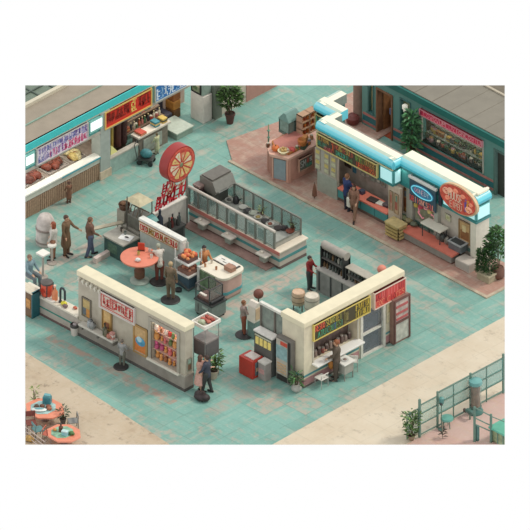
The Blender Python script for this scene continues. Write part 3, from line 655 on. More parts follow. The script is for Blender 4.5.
potted_plant('potted_palm', 'tall dark green palm in a tan pot before the teal back wall', (pp.x, pp.y, 0), (178, 148, 112), (86, 140, 92), 2.1, .28, 330, .2, .42, 5, Lf=.3, wf=.1, shape='column')
# ================================================================ DINER STAND ROW ON THE RIGHT (faces -y)
YD = 5.24
def xd(px, y=YD): return (px-265)/K-y
CAN = [(-.02, 2.78), (-.1, 2.86), (-.12, 2.98), (-.06, 3.1), (.06, 3.17), (.2, 3.2), (.66, 3.2), (.66, 2.78)]
CANM = [m((64, 150, 160), .4, .03, f=.8), m((70, 186, 204), .35, .03, emit=.2, f=.8), m((110, 206, 220), .3, .02, emit=.25, f=.8), m((150, 218, 226), .3, .02, emit=.2, f=.75), m((208, 226, 208), .5, .05, f=.72), m((244, 240, 218), .5, .03, f=.84, emit=.08), m((150, 160, 150), .6), m((112, 150, 142), .6)]
def canopy(b, ax, d0, sgn, p0, p1, prof=CAN):
    def pt(d, z, t): return (t, d0+sgn*d, z) if ax == 'x' else (d0+sgn*d, t, z)
    A = [b.bm.verts.new(pt(d, z, p0)) for d, z in prof]; B = [b.bm.verts.new(pt(d, z, p1)) for d, z in prof]; n = len(prof)
    for i in range(n):
        f = b.bm.faces.new((A[i], B[i], B[(i+1) % n], A[(i+1) % n])); f.material_index = i
    for q in (A, B): f = b.bm.faces.new(q); f.material_index = 2
YD2 = 5.62
X1a, X1b = xd(317.5), xd(393.6)
X2b = xd(476.3, YD2)
t = thing('neon_canopy', 'glowing cyan and cream rounded canopy along the top of the diner stand', 'canopy', (2, YD2, 2.78))
b = MB(); canopy(b, 'x', YD, 1, X1a, X1b, CAN[:-2]+[(.52, 3.2), (.52, 2.78)]); canopy(b, 'y', X1a-.02, 1, YD+.02, 6.2, [(d*.8, z) for d, z in CAN[:6]]+[(.4, 3.19), (.4, 2.78)]); b.box(X1a+.1, X1b, YD+.5, YD+1.06, 2.72, 2.78, 7); bmesh.ops.recalc_face_normals(b.bm, faces=b.bm.faces); b.build('long_canopy', CANM, t, True, smooth=True)
b = MB(); canopy(b, 'x', YD2, 1, X1b-.02, X2b); bmesh.ops.recalc_face_normals(b.bm, faces=b.bm.faces); b.build('right_canopy', CANM, t, True, smooth=True)
b = MB(); canopy(b, 'y', X1b+.02, -1, YD, YD2+.1, [(d*.8, z) for d, z in CAN[:6]]+[(.3, 3.19), (.3, 2.78)]); bmesh.ops.recalc_face_normals(b.bm, faces=b.bm.faces); b.build('return_canopy', CANM, t, True, smooth=True)
b = MB(); canopy(b, 'y', X2b+.02, -1, YD2, YD2+.74, [(d*.8, z) for d, z in CAN[:6]]+[(.3, 3.19), (.3, 2.78)]); b.box(X2b-.14, X2b-.02, YD2+.1, YD2+.74, 3.2, 3.3, 5, .03); bmesh.ops.recalc_face_normals(b.bm, faces=b.bm.faces); b.build('end_canopy', CANM, t, True, smooth=True)
b = MB(); canopy(b, 'x', 6.15, 1, -3.4, X1a+.25, CAN[:-2]+[(.5, 3.2), (.5, 2.78)]); canopy(b, 'y', -3.4, 1, 6.2, 7.4, [(d*.8, z) for d, z in CAN[:6]]+[(.45, 3.19), (.45, 2.78)]); bmesh.ops.recalc_face_normals(b.bm, faces=b.bm.faces); b.build('rear_canopy', CANM, t, True, smooth=True)
# fascia under the canopy
fm = [m((74, 158, 156), .4, .05), m((228, 222, 180), .5), m((60, 140, 138), .4)]
struct('trim_fascia', MB().box(X1a, X1b, YD-.02, YD+.1, 2.68, 2.8, 0).box(X1a, X1b, YD-.05, YD+.1, 2.02, 2.1, 2).box(X1a, X1b, YD-.07, YD, 2.74, 2.78, 1).box(X1a, X1b, YD, YD+.1, 2.1, 2.68, 0).box(X1b-.1, X1b, YD, YD2, 2.02, 2.8, 0), fm)
struct('trim_fascia', MB().box(X1b, X2b, YD2-.02, YD2+.1, 2.7, 2.8, 0).box(X1b, X2b, YD2-.06, YD2+.1, 2.0, 2.1, 2).box(X1b, X2b, YD2, YD2+.1, 2.1, 2.7, 0).box(X2b-.1, X2b+.06, YD2-.06, YD2+.75, 2.0, 2.1, 2).box(X2b-.1, X2b, YD2, YD2+.72, 2.1, 2.8, 0), fm)
def lightbox(lbl, boxes, cen):
    t = thing('light_panel', lbl, 'light', cen, 0)
    f = MB(); d = MB()
    for (x0, x1, y0, y1, ax) in boxes:
        f.box(x0, x1, y0, y1, 2.12, 2.72)
        if ax == 'y': d.box(x0+.04, x1-.04, y0-.02, y0, 2.17, 2.67)
        else: d.box(x1, x1+.02, y0+.04, y1-.04, 2.17, 2.67)
    f.build('frame', m((110, 190, 190), .4), t, True); d.build('diffuser', m((186, 236, 238), .3, .0, emit=.5), t, True)
lightbox('small cyan lit panel wrapping the corner beside the long menu sign', [(xd(381), X1b, YD-.05, YD, 'y'), (X1b, X1b+.04, YD, YD2-.03, 'x')], (X1b, YD, 2.1))
lightbox('large cyan lit panel wrapping the diner corner under the oval sign', [(xd(444, YD2), X2b, YD2-.05, YD2, 'y'), (X2b, X2b+.04, YD2, YD2+.7, 'x')], (X2b, YD2, 2.1))
# walls
dw = m((200, 190, 176), .7, .1, 3, dirt=.35); dw2 = m((168, 156, 146), .7, .25, 3, dirt=.3)
struct('wall_front', MB().box(X1a, xd(337), YD, YD+.12, .9, 2.05).box(X1a, xd(337), YD-.01, YD+.12, 0.04, .9, 1), [m((186, 180, 168), .7, .08), m((170, 178, 164), .6, .1)])
struct('wall_side', MB().box(X1a, X1a+.1, YD+.12, 6.2, 0.04, 2.8), dw)
struct('wall_back', MB().box(X1a, X1b, YD+.95, YD+1.05, 0.04, 2.8), dw2)
struct('wall_rear', MB().box(-3.4, X1a, 6.2, 6.6, 0.04, 2.8).box(-3.4, -3.0, 6.6, 7.35, .04, 2.8), m((92, 134, 126), .7, .1))
struct('wall_front', MB().box(xd(388), X1b+.32, YD+.02, YD+.14, 0.04, 2.02), m((206, 190, 168), .7, .1, dirt=.3))
struct('wall_front', MB().box(X1b, X2b-.3, YD2+.12, YD2+.28, 0.04, 2.02).box(X2b-.3, X2b, YD2-.02, YD2+.7, 0.04, 2.0, 1).box(X1b, X2b-.3, YD2+.1, YD2+.12, .45, .6, 2), [dw, m((232, 226, 208), .6, .06), m((96, 132, 120), .6)])
struct('wall_back', MB().box(X1b, X2b-.1, YD2+.62, YD2+.7, 0.04, 2.78), m((150, 158, 146), .7, .1))
for (a, c) in ((407, 413), (434.5, 438.5)): struct('pillar', MB().box(xd(a, YD2), xd(c, YD2), YD2-.04, YD2+.12, .04, 2.0), m((176, 176, 164), .6, .1))
# long menu sign
sign_on('y', YD-.05, xd(319), xd(379.5), 2.1, 2.72, 'long dark menu sign with green, yellow and red lettering under the neon canopy', panel=(66, 54, 42), border=(216, 200, 130), bw=.04, glow=.2, rows=[
    (.02, .2, .58, .9, 'OLIVERA', 1, [(200, 140, 60), (220, 180, 90)], .16), (.02, .16, .22, .52, 'DELIDU', 2, [(60, 170, 136)], .16), (.12, .26, .08, .36, 5, 7, [(206, 90, 96)], .16), (.24, .29, .2, .88, 1, 3, [(206, 90, 50)], .14),
    (.3, .6, .54, .88, 'HOAGIESULO', 3, [(206, 90, 70), (216, 180, 90)], .18), (.32, .52, .16, .46, 'DACCOLU', 4, [(60, 186, 146), (90, 196, 164)], .2), (.53, .6, .12, .45, 1, 4, [(90, 130, 80)]), (.64, .8, .5, .9, 'NEVELI', 5, [(170, 170, 80), (120, 160, 80)], .16), (.8, .97, .52, .9, 'OUSERE', 5, [(190, 150, 80)], .16), (.66, .97, .1, .46, 'UBICOTOSU', 6, [(226, 80, 46), (230, 116, 66)], .2)])
sign_on('y', 6.15, -3.35, X1a-.1, 2.15, 2.72, 'dark green sign on the rear corner of the diner behind the pink counter', panel=(50, 66, 54), border=(190, 180, 120), bw=.04, rows=[(.08, .92, .2, .8, 'UTIO', 1, [(90, 190, 150), (210, 140, 70)])])
# menus on the front wall
for i, px in enumerate((318.2, 327, 334)):
    t = thing('menu_board', ('leftmost of the three pale menu strips beside the pink counter', 'middle of the three pale menu strips left of the coral counter', 'rightmost of the three pale menu strips, next to the wall opening')[i], 'menu', (xd(px), YD, 1.0))
    x = xd(px); MB().box(x-.14, x+.14, YD-.03, YD, 1.0-.1*i*0, 1.95).build('board', m((176, 168, 150), .6, .1), t, True)
    for k in range(4): MB().box(x-.1, x+.1, YD-.04, YD-.028, 1.05+k*.225, 1.2+k*.225).build('menu_card', m((216, 196, 116) if k % 2 else (206, 206, 170), .5, .25, 20), t, True)
picture('y', YD+.95, xd(345.5, YD+.95), xd(351.5, YD+.95), 1.0, 1.85, 'tall dark brown poster on the back wall behind the coral counter', (52, 40, 36), (84, 58, 44), [(.2, .8, .5, .9, (140, 90, 60)), (.3, .7, .1, .4, (52, 44, 50))], 'poster', 'poster')
picture('y', YD+.95, xd(353.5, YD+.95), xd(356.5, YD+.95), .9, 1.7, 'narrow blue poster beside the tall brown poster', (60, 110, 130), (64, 130, 150), [(.2, .8, .3, .7, (110, 170, 180))], 'poster', 'poster')
for k in range(5):
    px = 361+k*5.2
    picture('y', YD+.95, xd(px, YD+.95), xd(px+4.2, YD+.95), .95+.06*(k % 2), 1.6, ('greyish picture leftmost', 'pink grey picture second', 'green grey picture third', 'pale picture fourth', 'brown grey picture rightmost')[k]+' of the posters on the wall behind the coral counter', (140, 140, 132), ((170, 160, 150), (176, 150, 142), (140, 156, 140), (190, 184, 170), (150, 130, 112))[k], [(.2, .8, .2, .5, (120, 120, 110))], 'poster', 'poster', bw=.03)
picture('y', YD+.02, xd(389.5), xd(393), .9, 1.75, 'narrow left poster on the cream wall end beside the wooden crate', (170, 150, 120), (196, 150, 130), [(.1, .9, .4, .8, (176, 110, 90))], 'poster', 'poster', bw=.03)
picture('y', YD+.02, xd(394.5), xd(398.6), .85, 1.75, 'wider right poster on the cream wall end beside the wooden crate', (176, 150, 120), (206, 176, 140), [(.1, .9, .2, .6, (170, 96, 80)), (.3, .7, .6, .9, (120, 150, 130))], 'poster', 'poster', bw=.03)
picture('y', YD2+.12, xd(402, YD2), xd(406.5, YD2), .75, 1.8, 'brown and yellow poster on the recessed diner wall left of the hanging sign', (120, 92, 66), (190, 150, 80), [(.15, .85, .2, .6, (140, 84, 50)), (.2, .8, .65, .9, (110, 120, 130))], 'poster', 'poster', bw=.04)
picture('y', YD2+.12, xd(457, YD2), xd(469, YD2), .75, 1.72, 'large framed brown food picture near the white diner corner', (150, 120, 84), (196, 160, 110), [(.15, .85, .15, .55, (150, 100, 60)), (.3, .6, .5, .8, (220, 200, 150))], 'framed_picture', 'picture')
picture('y', YD2+.12, xd(443.5, YD2), xd(449, YD2), 1.35, 1.65, 'small pale framed card under the large cyan lit panel', (190, 184, 160), (210, 206, 170), [(.2, .8, .3, .7, (190, 190, 140))], 'framed_picture', 'picture', bw=.03)
# coral counters
cor = m((226, 128, 108), .5, .08, 3)
t = thing('coral_counter', 'coral topped counter with teal front below the long menu sign', 'counter', (0, YD, 0))
MB().box(xd(337.5), xd(387), YD-.02, YD+.6, .56, .64, 0, .02).build('countertop', cor, t, True)
MB().box(xd(337.5), xd(387), YD+.02, YD+.56, .2, .56).build('front_panel', m((74, 156, 156), .5, .08), t, True)
MB().box(xd(337.5), xd(387), YD+.05, YD+.56, .04, .2).build('kickboard', m((120, 100, 90), .7), t, True)
for px in (347, 360, 374): MB().box(xd(px), xd(px)+.02, YD+.005, YD+.03, .2, .56).build('panel_joint', m((52, 116, 118), .5), t, True)
t = thing('coral_counter', 'long low coral counter with grey front under the hanging oval sign', 'counter', (3, 5.1, 0))
y0 = 4.97
MB().prism([(xd(401, y0), y0), (xd(452, y0), y0), (xd(460, y0+.45), y0+.5), (xd(460, y0+.45)-.2, y0+.58), (xd(401, y0), y0+.58)], .42, .5).build('countertop', cor, t, True)
MB().box(xd(401, y0), xd(450, y0), y0+.06, y0+.5, .1, .42).build('front_panel', m((150, 148, 140), .6, .1), t, True)
MB().box(xd(401, y0), xd(450, y0), y0+.1, y0+.5, .04, .1).build('kickboard', m((130, 96, 84), .7), t, True)
t = thing('end_cabinet', 'pale grey cabinet at the right end of the low coral counter', 'cabinet', (xd(463, y0), 5.2, 0))
MB().box(xd(452, y0)+.1, xd(467.5, y0), y0+.08, y0+.6, .04, .42, 0, .02).build('cabinet_body', m((206, 196, 184), .6, .08), t, True)
MB().box(xd(452, y0)+.1, xd(467.5, y0), y0+.07, y0+.08, .1, .38).build('door', m((180, 176, 166), .6, .08), t, True)
# hanging sign, banner, oval sign
def ellipse_plate(cx, cz, rx, rz, y0, y1, n=36):
    return lambda b, mi=0: _ep(b, cx, cz, rx, rz, y0, y1, n, mi)
def _ep(b, cx, cz, rx, rz, y0, y1, n, mi):
    A = [b.bm.verts.new((cx+rx*math.cos(2*PI*i/n), y0, cz+rz*math.sin(2*PI*i/n))) for i in range(n)]; B = [b.bm.verts.new((v.co.x, y1, v.co.z)) for v in A]
    fs = [b.bm.faces.new(A), b.bm.faces.new(B[::-1])]+[b.bm.faces.new((A[i], B[i], B[(i+1) % n], A[(i+1) % n])) for i in range(n)]
    for f in fs: f.material_index = mi
yh = YD2-.14
t = thing('hanging_sign', 'hanging sign with blue neon oval over red letters below the canopy', 'sign', (xd(422, yh), yh, 1.6))
x0, x1 = xd(410, yh), xd(436, yh)
MB().box(x0, x1, yh-.03, yh+.03, 1.62, 2.62, 0).build('panel', m((58, 84, 100), .5, .1), t, True)
b = MB(); _ep(b, (x0+x1)/2, 2.24, .62, .28, yh-.06, yh-.03, 36, 0); b.build('oval', m((60, 130, 166), .4, .05, emit=.1), t, True)
b = MB(); pts = [((x0+x1)/2+.56*math.cos(a*PI/16), yh-.07, 2.24+.23*math.sin(a*PI/16)) for a in range(33)]; b.tube(pts, .025, 6); b.build('neon_tube', m((120, 220, 240), .3, 0, emit=.35), t, True)
b = MB(); lettering(b, ((x0+x1)/2-.4, yh-.065, 2.16), (1, 0, 0), (0, 0, 1), (0, -1, 0), .8, .2, 'OONEDY', pal=[0, 1], th=.18); b.build('lettering', [m((236, 160, 170), .4, emit=.15), m((210, 220, 230), .4, emit=.15)], t, True)
b = MB(); lettering(b, (x0+.03, yh-.035, 1.66), (1, 0, 0), (0, 0, 1), (0, -1, 0), x1-x0-.06, .24, 'DRIIONCSEUL', pal=[0, 1], th=.22); b.build('lettering', [m((230, 90, 80), .4, emit=.15), m((240, 170, 150), .4, emit=.15)], t, True)
MB().box(x0-.05, x1+.05, yh-.06, yh+.05, 2.62, 2.74, 0, .02).build('top_rail', m((226, 226, 220), .4), t, True)
b = MB(); [b.rod((x, yh, 2.74), (x, yh, 2.82), .02) for x in (x0+.1, x1-.1)]; b.build('hanger', m((150, 150, 150), .4), t, True)
tag(MB().box(xd(440.3, YD2), xd(443, YD2), YD2-.1, YD2-.05, 2.0, 2.7).rod((xd(439.8, YD2), YD2-.07, 2.7), (xd(443.4, YD2), YD2-.07, 2.7), .025).build('banner', m((40, 44, 62), .6, .1)), 'narrow dark navy banner between the hanging sign and the oval sign', 'banner')
yo = YD2-.1
t = thing('oval_sign', 'large tilted oval sign of red swirls and white script over the diner corner', 'sign', (xd(459, yo), yo, 2.1))
cx, cz = xd(459.5, yo), 2.78
b = MB(); _ep(b, cx, cz, 1.02, .62, yo-.06, yo+.06, 44, 0); b.build('rim', m((222, 190, 150), .5, .1), t, True)
b = MB(); _ep(b, cx-.02, cz, .95, .56, yo-.1, yo-.055, 44, 0); b.build('face', m((206, 84, 66), .5, .35, 7, emit=.15), t, True)
b = MB()
q = random.Random(5)
for (ox, oz, r) in ((-.62, .16, .2), (-.4, .28, .14), (-.1, .36, .13), (.6, -.2, .2), (.3, .28, .12), (-.55, -.12, .13), (.72, .08, .1)):
    b.tube([(cx+ox+r*(1-a/22)*math.cos(a*.7), yo-.115, cz+oz+r*(1-a/22)*.8*math.sin(a*.7)) for a in range(18)], .022, 6, q.randrange(2))
b.build('swirl', [m((236, 150, 120), .4, emit=.2), m((240, 180, 150), .4, emit=.2)], t, True)
b = MB(); lettering(b, (cx-.5, yo-.105, cz-.08), (1, 0, 0), (0, 0, 1), (0, -1, 0), .78, .36, 'HUUSE', pal=[0], th=.17, shear=.0); lettering(b, (cx-.42, yo-.105, cz-.42), (1, 0, 0), (0, 0, 1), (0, -1, 0), .66, .26, 'EIPEU', pal=[0], th=.17); b.build('lettering', m((240, 222, 196), .4, emit=.1), t, True)
b = MB(); lettering(b, (cx+.4, yo-.11, cz-.3), (1, 0, 0), (0, 0, 1), (0, -1, 0), .24, .5, count=2, seed=9, pal=[0, 1], th=.2); b.build('emblem', [m((110, 100, 180), .4, emit=.2), m((226, 170, 80), .4, emit=.2)], t, True)
# window with pink neon, white table, machines on the low counter
t = thing('window', 'diner window with mottled green glass and a pink neon loop below the hanging sign', 'window', (xd(426, YD2), YD2, .7))
MB().box(xd(414, YD2), xd(434, YD2), YD2+.08, YD2+.13, .72, 1.62).build('pane', m((150, 156, 130), .3, .35, 4), t, True)
b = MB(); xw = xd(425, YD2); b.tube([(xw+.42*math.cos(a*PI/10)+.06*math.cos(a*1.9), YD2+.05, 1.15+.26*math.sin(a*PI/10)+.05*math.sin(a*2.3)) for a in range(-3, 15)], .024, 6); b.build('neon_loop', m((236, 150, 160), .3, 0, emit=.25), t, True)
MB().box(xd(414, YD2), xd(434, YD2), YD2+.06, YD2+.12, .68, .74).box(xd(414, YD2), xd(434, YD2), YD2+.06, YD2+.12, 1.58, 1.64).build('frame', m((170, 170, 156), .5), t, True)
for i, (px, pz, c) in enumerate(((421, 1.45, (196, 70, 90)), (416.5, 1.42, (196, 170, 80)), (430, 1.45, (216, 190, 120)))):
    tag(MB().lathe([(.02, 0), (.1, .02), (.12, .1), (.08, .18), (.02, .2)], (xd(px, YD2), YD2+.0, pz-.1), 12).build('paper_lantern', m(c, .5, .1), smooth=True), ('red paper lantern in the diner window', 'yellow paper lantern at the left of the diner window', 'pale gold paper lantern at the right of the diner window')[i], 'lantern')
t = thing('side_table', 'white topped table on dark legs beside the low coral counter', 'table', (P(431, 245).x, YD2-.35, .5))
cx0, cx1 = xd(419.5, YD2-.4), xd(441, YD2-.4)
MB().box(cx0+.1, cx1, YD2-.46, YD2+.02, 1.06, 1.12, 0, .01).build('tabletop', m((226, 222, 206), .5, .06), t, True)
for x in (cx0+.16, cx1-.06):
    for y in (YD2-.4, YD2-.04): MB().rod((x, y, .5 if y < YD2-.1 and x < 4.9 else .45), (x, y, 1.06), .02).build('leg', m((70, 74, 72), .5), t, True)
rr = random.Random(21)
t = thing('crate', 'slatted yellow wooden crate at the left end of the low coral counter', 'crate', (xd(396, 4.95), 4.95, 0.04))
MB().box(-.32, .32, -.2, .2, .1, .55).build('crate_body', m((120, 100, 62), .7, .2), t)
for k in range(4):
    MB().box(-.36, .36, -.24, -.2, .08+k*.15, .17+k*.15).build('slat', m((190, 166, 104), .7, .2), t); MB().box(.32, .36, -.24, .24, .08+k*.15, .17+k*.15).build('slat', m((206, 184, 124), .7, .2), t)
MB().box(-.38, .38, -.25, .25, .62, .68).build('lid', m((206, 186, 130), .7, .15), t)
def kettle(lbl, loc, rot=0, c=(120, 124, 120), name='kettle'):
    t = thing(name, lbl, 'kettle', loc, rot)
    MB().lathe([(.11, 0), (.13, .06), (.12, .2), (.06, .28), (.02, .31)], (0, 0, 0), 14).build('kettle_body', m(c, .3, .1, metal=.4), t, smooth=True)
    MB().tube([(-.1, 0, .2), (-.17, 0, .3), (-.03, 0, .4), (.09, 0, .27)], .014).build('handle', m((40, 40, 42), .5), t); MB().cone((.1, 0, .12), (.24, 0, .26), .035, .014, 8).build('spout', m(c, .3, .1, metal=.4), t)
    return t
for i, (px, py) in enumerate(((404, 220), (409, 222.5), (414, 226))):
    p = P(px, py, .5); lump('herb_bunch', ('leftmost green brown herb bunch on the low coral counter', 'middle green brown herb bunch on the low coral counter', 'green brown herb bunch nearest the white topped table')[i], 'herbs', 'herb bunches on the coral counter', (p.x, p.y, .5), .16, ((110, 116, 80), (140, 128, 90), (96, 104, 84))[i], 6, i)
for i in range(4):
    p = P(439+i*4.2, 238.5+i*2.4, .5); kettle(('grey kettle nearest the white topped table', 'dark kettle second from the white topped table', 'pale kettle second from the grey grill box', 'dark kettle nearest the grey grill box')[i], (p.x, p.y, .5), .4*i, ((130, 132, 124), (90, 96, 92), (150, 146, 136), (84, 92, 92))[i])
t = thing('grill_box', 'grey grill box with open top near the right end of the coral counter', 'grill', (P(458, 250, .46).x, P(458, 250, .46).y, .5))
MB().box(-.34, .34, -.2, .2, .0, .3, 0, .02).build('grill_body', m((110, 120, 124), .4, .15, metal=.3), t)
MB().box(-.36, .36, -.22, .22, .3, .34).build('rim', m((170, 176, 176), .4), t); MB().box(-.28, .28, -.15, .15, .335, .35).build('grate', m((60, 66, 68), .5), t)
t = thing('serving_tray', 'dark flat gadget with a white cloth on the coral counter under the menu sign', 'gadget', (xd(377, YD+.3), YD+.3, .64), .1)
MB().box(-.42, .02, -.15, .15, 0, .07, 0, .015).build('tray', m((56, 48, 48), .5), t); MB().box(0, .36, -.12, .14, 0, .05, 0, .02).build('cloth', m((206, 206, 196), .7), t); MB().box(.32, .6, -.1, .2, 0, .13, 0, .03).build('box_body', m((80, 70, 74), .5, .2), t)
tag(MB().box(-.0, .22, -.1, .1, 0, .16, 0, .02).build('napkin_box', m((66, 74, 96), .5)), None, None); o = bpy.data.objects['napkin_box']; o.location = (xd(362, YD+.35), YD+.35, .64); tag(o, 'small navy box on the coral counter beside the man in navy blue', 'box')
# ================================================================ PINK OCTAGONAL STAND
ST = [(-4.85, 4.95), (-4.2, 4.52), (-3.5, 4.78), (-3.45, 6.2), (-4.0, 6.55), (-4.85, 6.4)]
stc = Vector((sum(p[0] for p in ST)/6, sum(p[1] for p in ST)/6))
def inset(poly, k): return [(stc.x+(x-stc.x)*k, stc.y+(y-stc.y)*k) for x, y in poly]
t = thing('octagonal_counter', 'pink many sided counter with a sunken red top and blue grey front panel', 'counter', (stc.x, stc.y, 0.04))
pk = m((206, 156, 138), .6, .1, 3)
MB().prism(inset(ST, .94), .04, 1.1).build('counter_body', pk, t, True)
MB().prism(inset(ST, 1.06), 1.1, 1.2).build('countertop', m((230, 184, 164), .5, .06), t, True)
MB().prism(inset(ST, .8), 1.2, 1.3).build('rim', m((186, 120, 60), .6, .2), t, True)
MB().prism(inset(ST, .74), 1.3, 1.315).build('sunken_top', m((196, 128, 116), .6, .1), t, True)
def on_edge(i, u, off, z0, z1, th, mat, nm, w=None):
    a, c = Vector(inset(ST, .94)[i]), Vector(inset(ST, .94)[(i+1) % 6]); d = c-a; L = d.length; d.normalize(); n = Vector((d.y, -d.x))
    p0, p1 = a+d*L*u[0], a+d*L*u[1]
    q = [p0+n*off, p1+n*off, p1+n*(off+th), p0+n*(off+th)]
    return MB().prism([(v.x, v.y) for v in q], z0, z1).build(nm, mat, t, True)
on_edge(1, (.12, .84), .0, .1, 1.0, .03, m((150, 166, 172), .5, .08), 'front_panel')
on_edge(0, (.15, .85), .0, .1, 1.0, .02, m((190, 140, 124), .6, .08), 'side_panel')
for i, u in ((1, (0, .1)), (1, (.88, 1)), (0, (.0, .1)), (2, (0, .06)), (2, (.94, 1))): on_edge(i, u, .0, .04, 1.1, .045, m((222, 172, 152), .6, .06), 'post')
sign_on('x', -3.42, 5.2, 5.95, .42, .98, 'small dark poster with white script on the right side of the pink counter', 'poster', 'poster', panel=(104, 108, 98), border=(190, 150, 130), bw=.03, rows=[(.08, .5, .3, .8, 'SM', 1, [(206, 212, 206)], .14), (.55, .95, .5, .8, 2, 2, [(220, 80, 70), (230, 226, 216)], .25), (.5, .95, .15, .42, 3, 4, [(90, 180, 150)], .2)])
# goods around the rim
def on_top(px, py, z=1.2): p = P(px, py, z); return (p.x, p.y, z)
t = thing('pumpkin', 'orange pumpkin on the front left edge of the pink counter', 'pumpkin', on_top(275.5, 150.5))
b = MB(); [b.ball((.06*math.cos(i*PI/4), .06*math.sin(i*PI/4), .11), (.1, .1, .11), 10, 8) for i in range(8)]; b.build('pumpkin_body', m((224, 118, 52), .5, .15), t, smooth=True); MB().cone((0, 0, .2), (.02, 0, .28), .02, .015, 7).build('stem', m((90, 100, 60), .7), t)
t = thing('cake_stand', 'cream plate of pastries on the front edge of the pink counter', 'plate', on_top(283.5, 153.5))
MB().lathe([(.12, 0), (.05, .04), (.05, .1), (.22, .12), (.23, .15), (.02, .14)], (0, 0, 0), 20).build('plate', m((240, 230, 190), .4), t, smooth=True)
b = MB(); [b.ball((.1*math.cos(i*1.26), .1*math.sin(i*1.26), .19), (.07, .06, .06), 8, 6) for i in range(5)]; b.build('pastry', m((214, 176, 110), .6, .2), t, smooth=True)
lump('fruit_heap', 'heap of red and pink fruit on the front corner of the pink counter', 'fruit', None, on_top(291.5, 151.5), .16, (206, 84, 76), 6, 3)
t = thing('basket', 'orange basket with a dark green base on the right edge of the pink counter', 'basket', on_top(302.5, 146.5), .4)
MB().box(-.18, .18, -.24, .24, 0, .1).build('base', m((50, 70, 52), .6), t); MB().lathe([(.16, .1), (.2, .3), (.17, .34), (.1, .26)], (0, 0, 0), 14).build('basket_body', m((204, 126, 62), .7, .25, 18), t, smooth=True); MB().box(.0, .2, -.12, .12, .3, .5, 0, .03).build('bread', m((196, 130, 70), .7, .2), t)
for i, (px, py, c) in enumerate(((268, 147, (110, 70, 50)), (297, 150, (96, 116, 70)), (309, 143, (150, 150, 170)), (311.5, 139, (180, 130, 90)), (287.5, 153.6, (206, 150, 130)))):
    o = make_jar(on_top(px, py), c, (200, 190, 170), .07, .2); tag(o, ('dark brown jar at the left corner of the pink counter', 'green jar between the red fruit and the orange basket', 'pale lilac jar at the right end of the pink counter', 'tan jar beside the cyan diner corner', 'pink jar between the pastries and the red fruit')[i], 'jar')
t = thing('candle_holder', 'tall thin green candle holder at the left corner of the pink counter', 'candle holder', on_top(268.5, 145))
MB().lathe([(.08, 0), (.03, .05), (.03, .3), (.06, .35), (.02, .4), (.025, .6), (.07, .66), (.02, .7)], (0, 0, 0), 12).build('stand', m((96, 140, 116), .5), t, smooth=True); MB().lathe([(.02, .7), (.02, .92), (.005, .95)], (0, 0, 0), 8).build('candle', m((150, 176, 140), .5), t)
t = thing('glass_cabinet', 'teal glasshouse shaped cabinet on the back of the pink counter', 'cabinet', on_top(290, 131, 1.2), 0)
MB().box(-.28, .28, -.34, .34, 0, .1).build('base', m((100, 120, 112), .5), t)
MB().box(-.25, .25, -.31, .31, .1, .62).build('pane', m((140, 166, 156), .25, .2), t)
for x in (-.26, .26):
    for y in (-.32, 0, .32): MB().rod((x, y, .1), (x, y, .62), .02).build('post', m((74, 104, 98), .5), t)
MB().prism([(-.3, -.36), (.3, -.36), (.3, .36), (-.3, .36)], .62, .92, 0, [(-.05, -.3), (.05, -.3), (.05, .3), (-.05, .3)]).build('roof', m((120, 156, 148), .4, .1), t)
b = MB(); [b.ball((.0, -.2+.13*i, .2), .06, 8, 6) for i in range(4)]; b.build('contents', m((70, 90, 74), .6), t, smooth=True)
t = thing('jar_shelf', 'open wooden shelf of orange jars behind the pink counter', 'shelf', on_top(307, 132, 1.2), 0)
for z in (0, .3, .6, .9): MB().box(-.16, .16, -.42, .42, z, z+.03).build('shelf', m((186, 150, 120), .7, .1), t)
for y in (-.42, 0, .4): MB().box(-.16, .16, y, y+.025, 0, .93).build('side_panel', m((196, 160, 132), .7, .1), t)
b0 = t.location
pj = None
for i in range(3):
    for j in range(5):
        loc = (b0.x+.04, b0.y-.33+.16*j, 1.23+.3*i)
        if i*5+j in (0, 1):
            o = make_jar(loc, ((214, 120, 50), (170, 80, 50))[j % 2], (230, 200, 150), .065, .2); tag(o, ('orange', 'rust red')[j % 2]+' jar on the open wooden shelf behind the pink counter', 'jar', 'jars on the open wooden shelf'); pj = (pj or [])+[o]
        else: dup(pj[(i+j) % 2], loc)
t = thing('folded_parasol', 'small closed brown parasol standing against the diner wall', 'parasol', (P(314.5, 199).x, P(314.5, 199).y, .04))
MB().lathe([(.02, .05), (.1, .12), (.09, .3), (.03, .62), (.01, .66)], (0, 0, 0), 12).build('canopy', m((128, 86, 66), .8, .15), t, smooth=True); MB().rod((0, 0, 0), (0, 0, .72), .012).build('pole', m((80, 60, 50), .6), t)
# plants at the right end
t = thing('planter_box', 'low pale planter box with two dark green columnar shrubs', 'planter', (P(484, 281).x-.1, P(484, 281).y, 0.02), .0)
MB().box(-.2, .45, -.1, .35, 0, .34, 0, .02).build('box_body', m((176, 166, 138), .7, .15), t); MB().box(-.23, .48, -.13, .38, .3, .36).build('rim', m((190, 180, 150), .7), t)
for k, (x, y, h, sp) in enumerate(((-.08, .02, 1.0, .19), (.24, .2, 1.35, .22))):
    b = MB(); q = random.Random(k)
    for i in range(520):
        a = q.random()*6.28; zz = .3+h*q.random(); r = sp*math.sqrt(q.random())*(1-.5*(zz-.3)/h)
        b.leaf((x+math.cos(a)*r, y+math.sin(a)*r, zz), (math.cos(a), math.sin(a), q.uniform(0, 1)), .14, .055, q.randrange(2))
    b.build('shrub_foliage', [m((72, 116, 56), .5, .2), m((50, 88, 44), .5, .2)], t)
p = P(498, 280); potted_plant('potted_tree', 'big leafy green tree in a round brown pot at the diner corner', (p.x-.1, p.y+.1, 0), (112, 74, 58), (66, 108, 54), 2.2, .48, 460, .3, .5, 8, Lf=.22, wf=.09, shape='tree', round_pot=True)
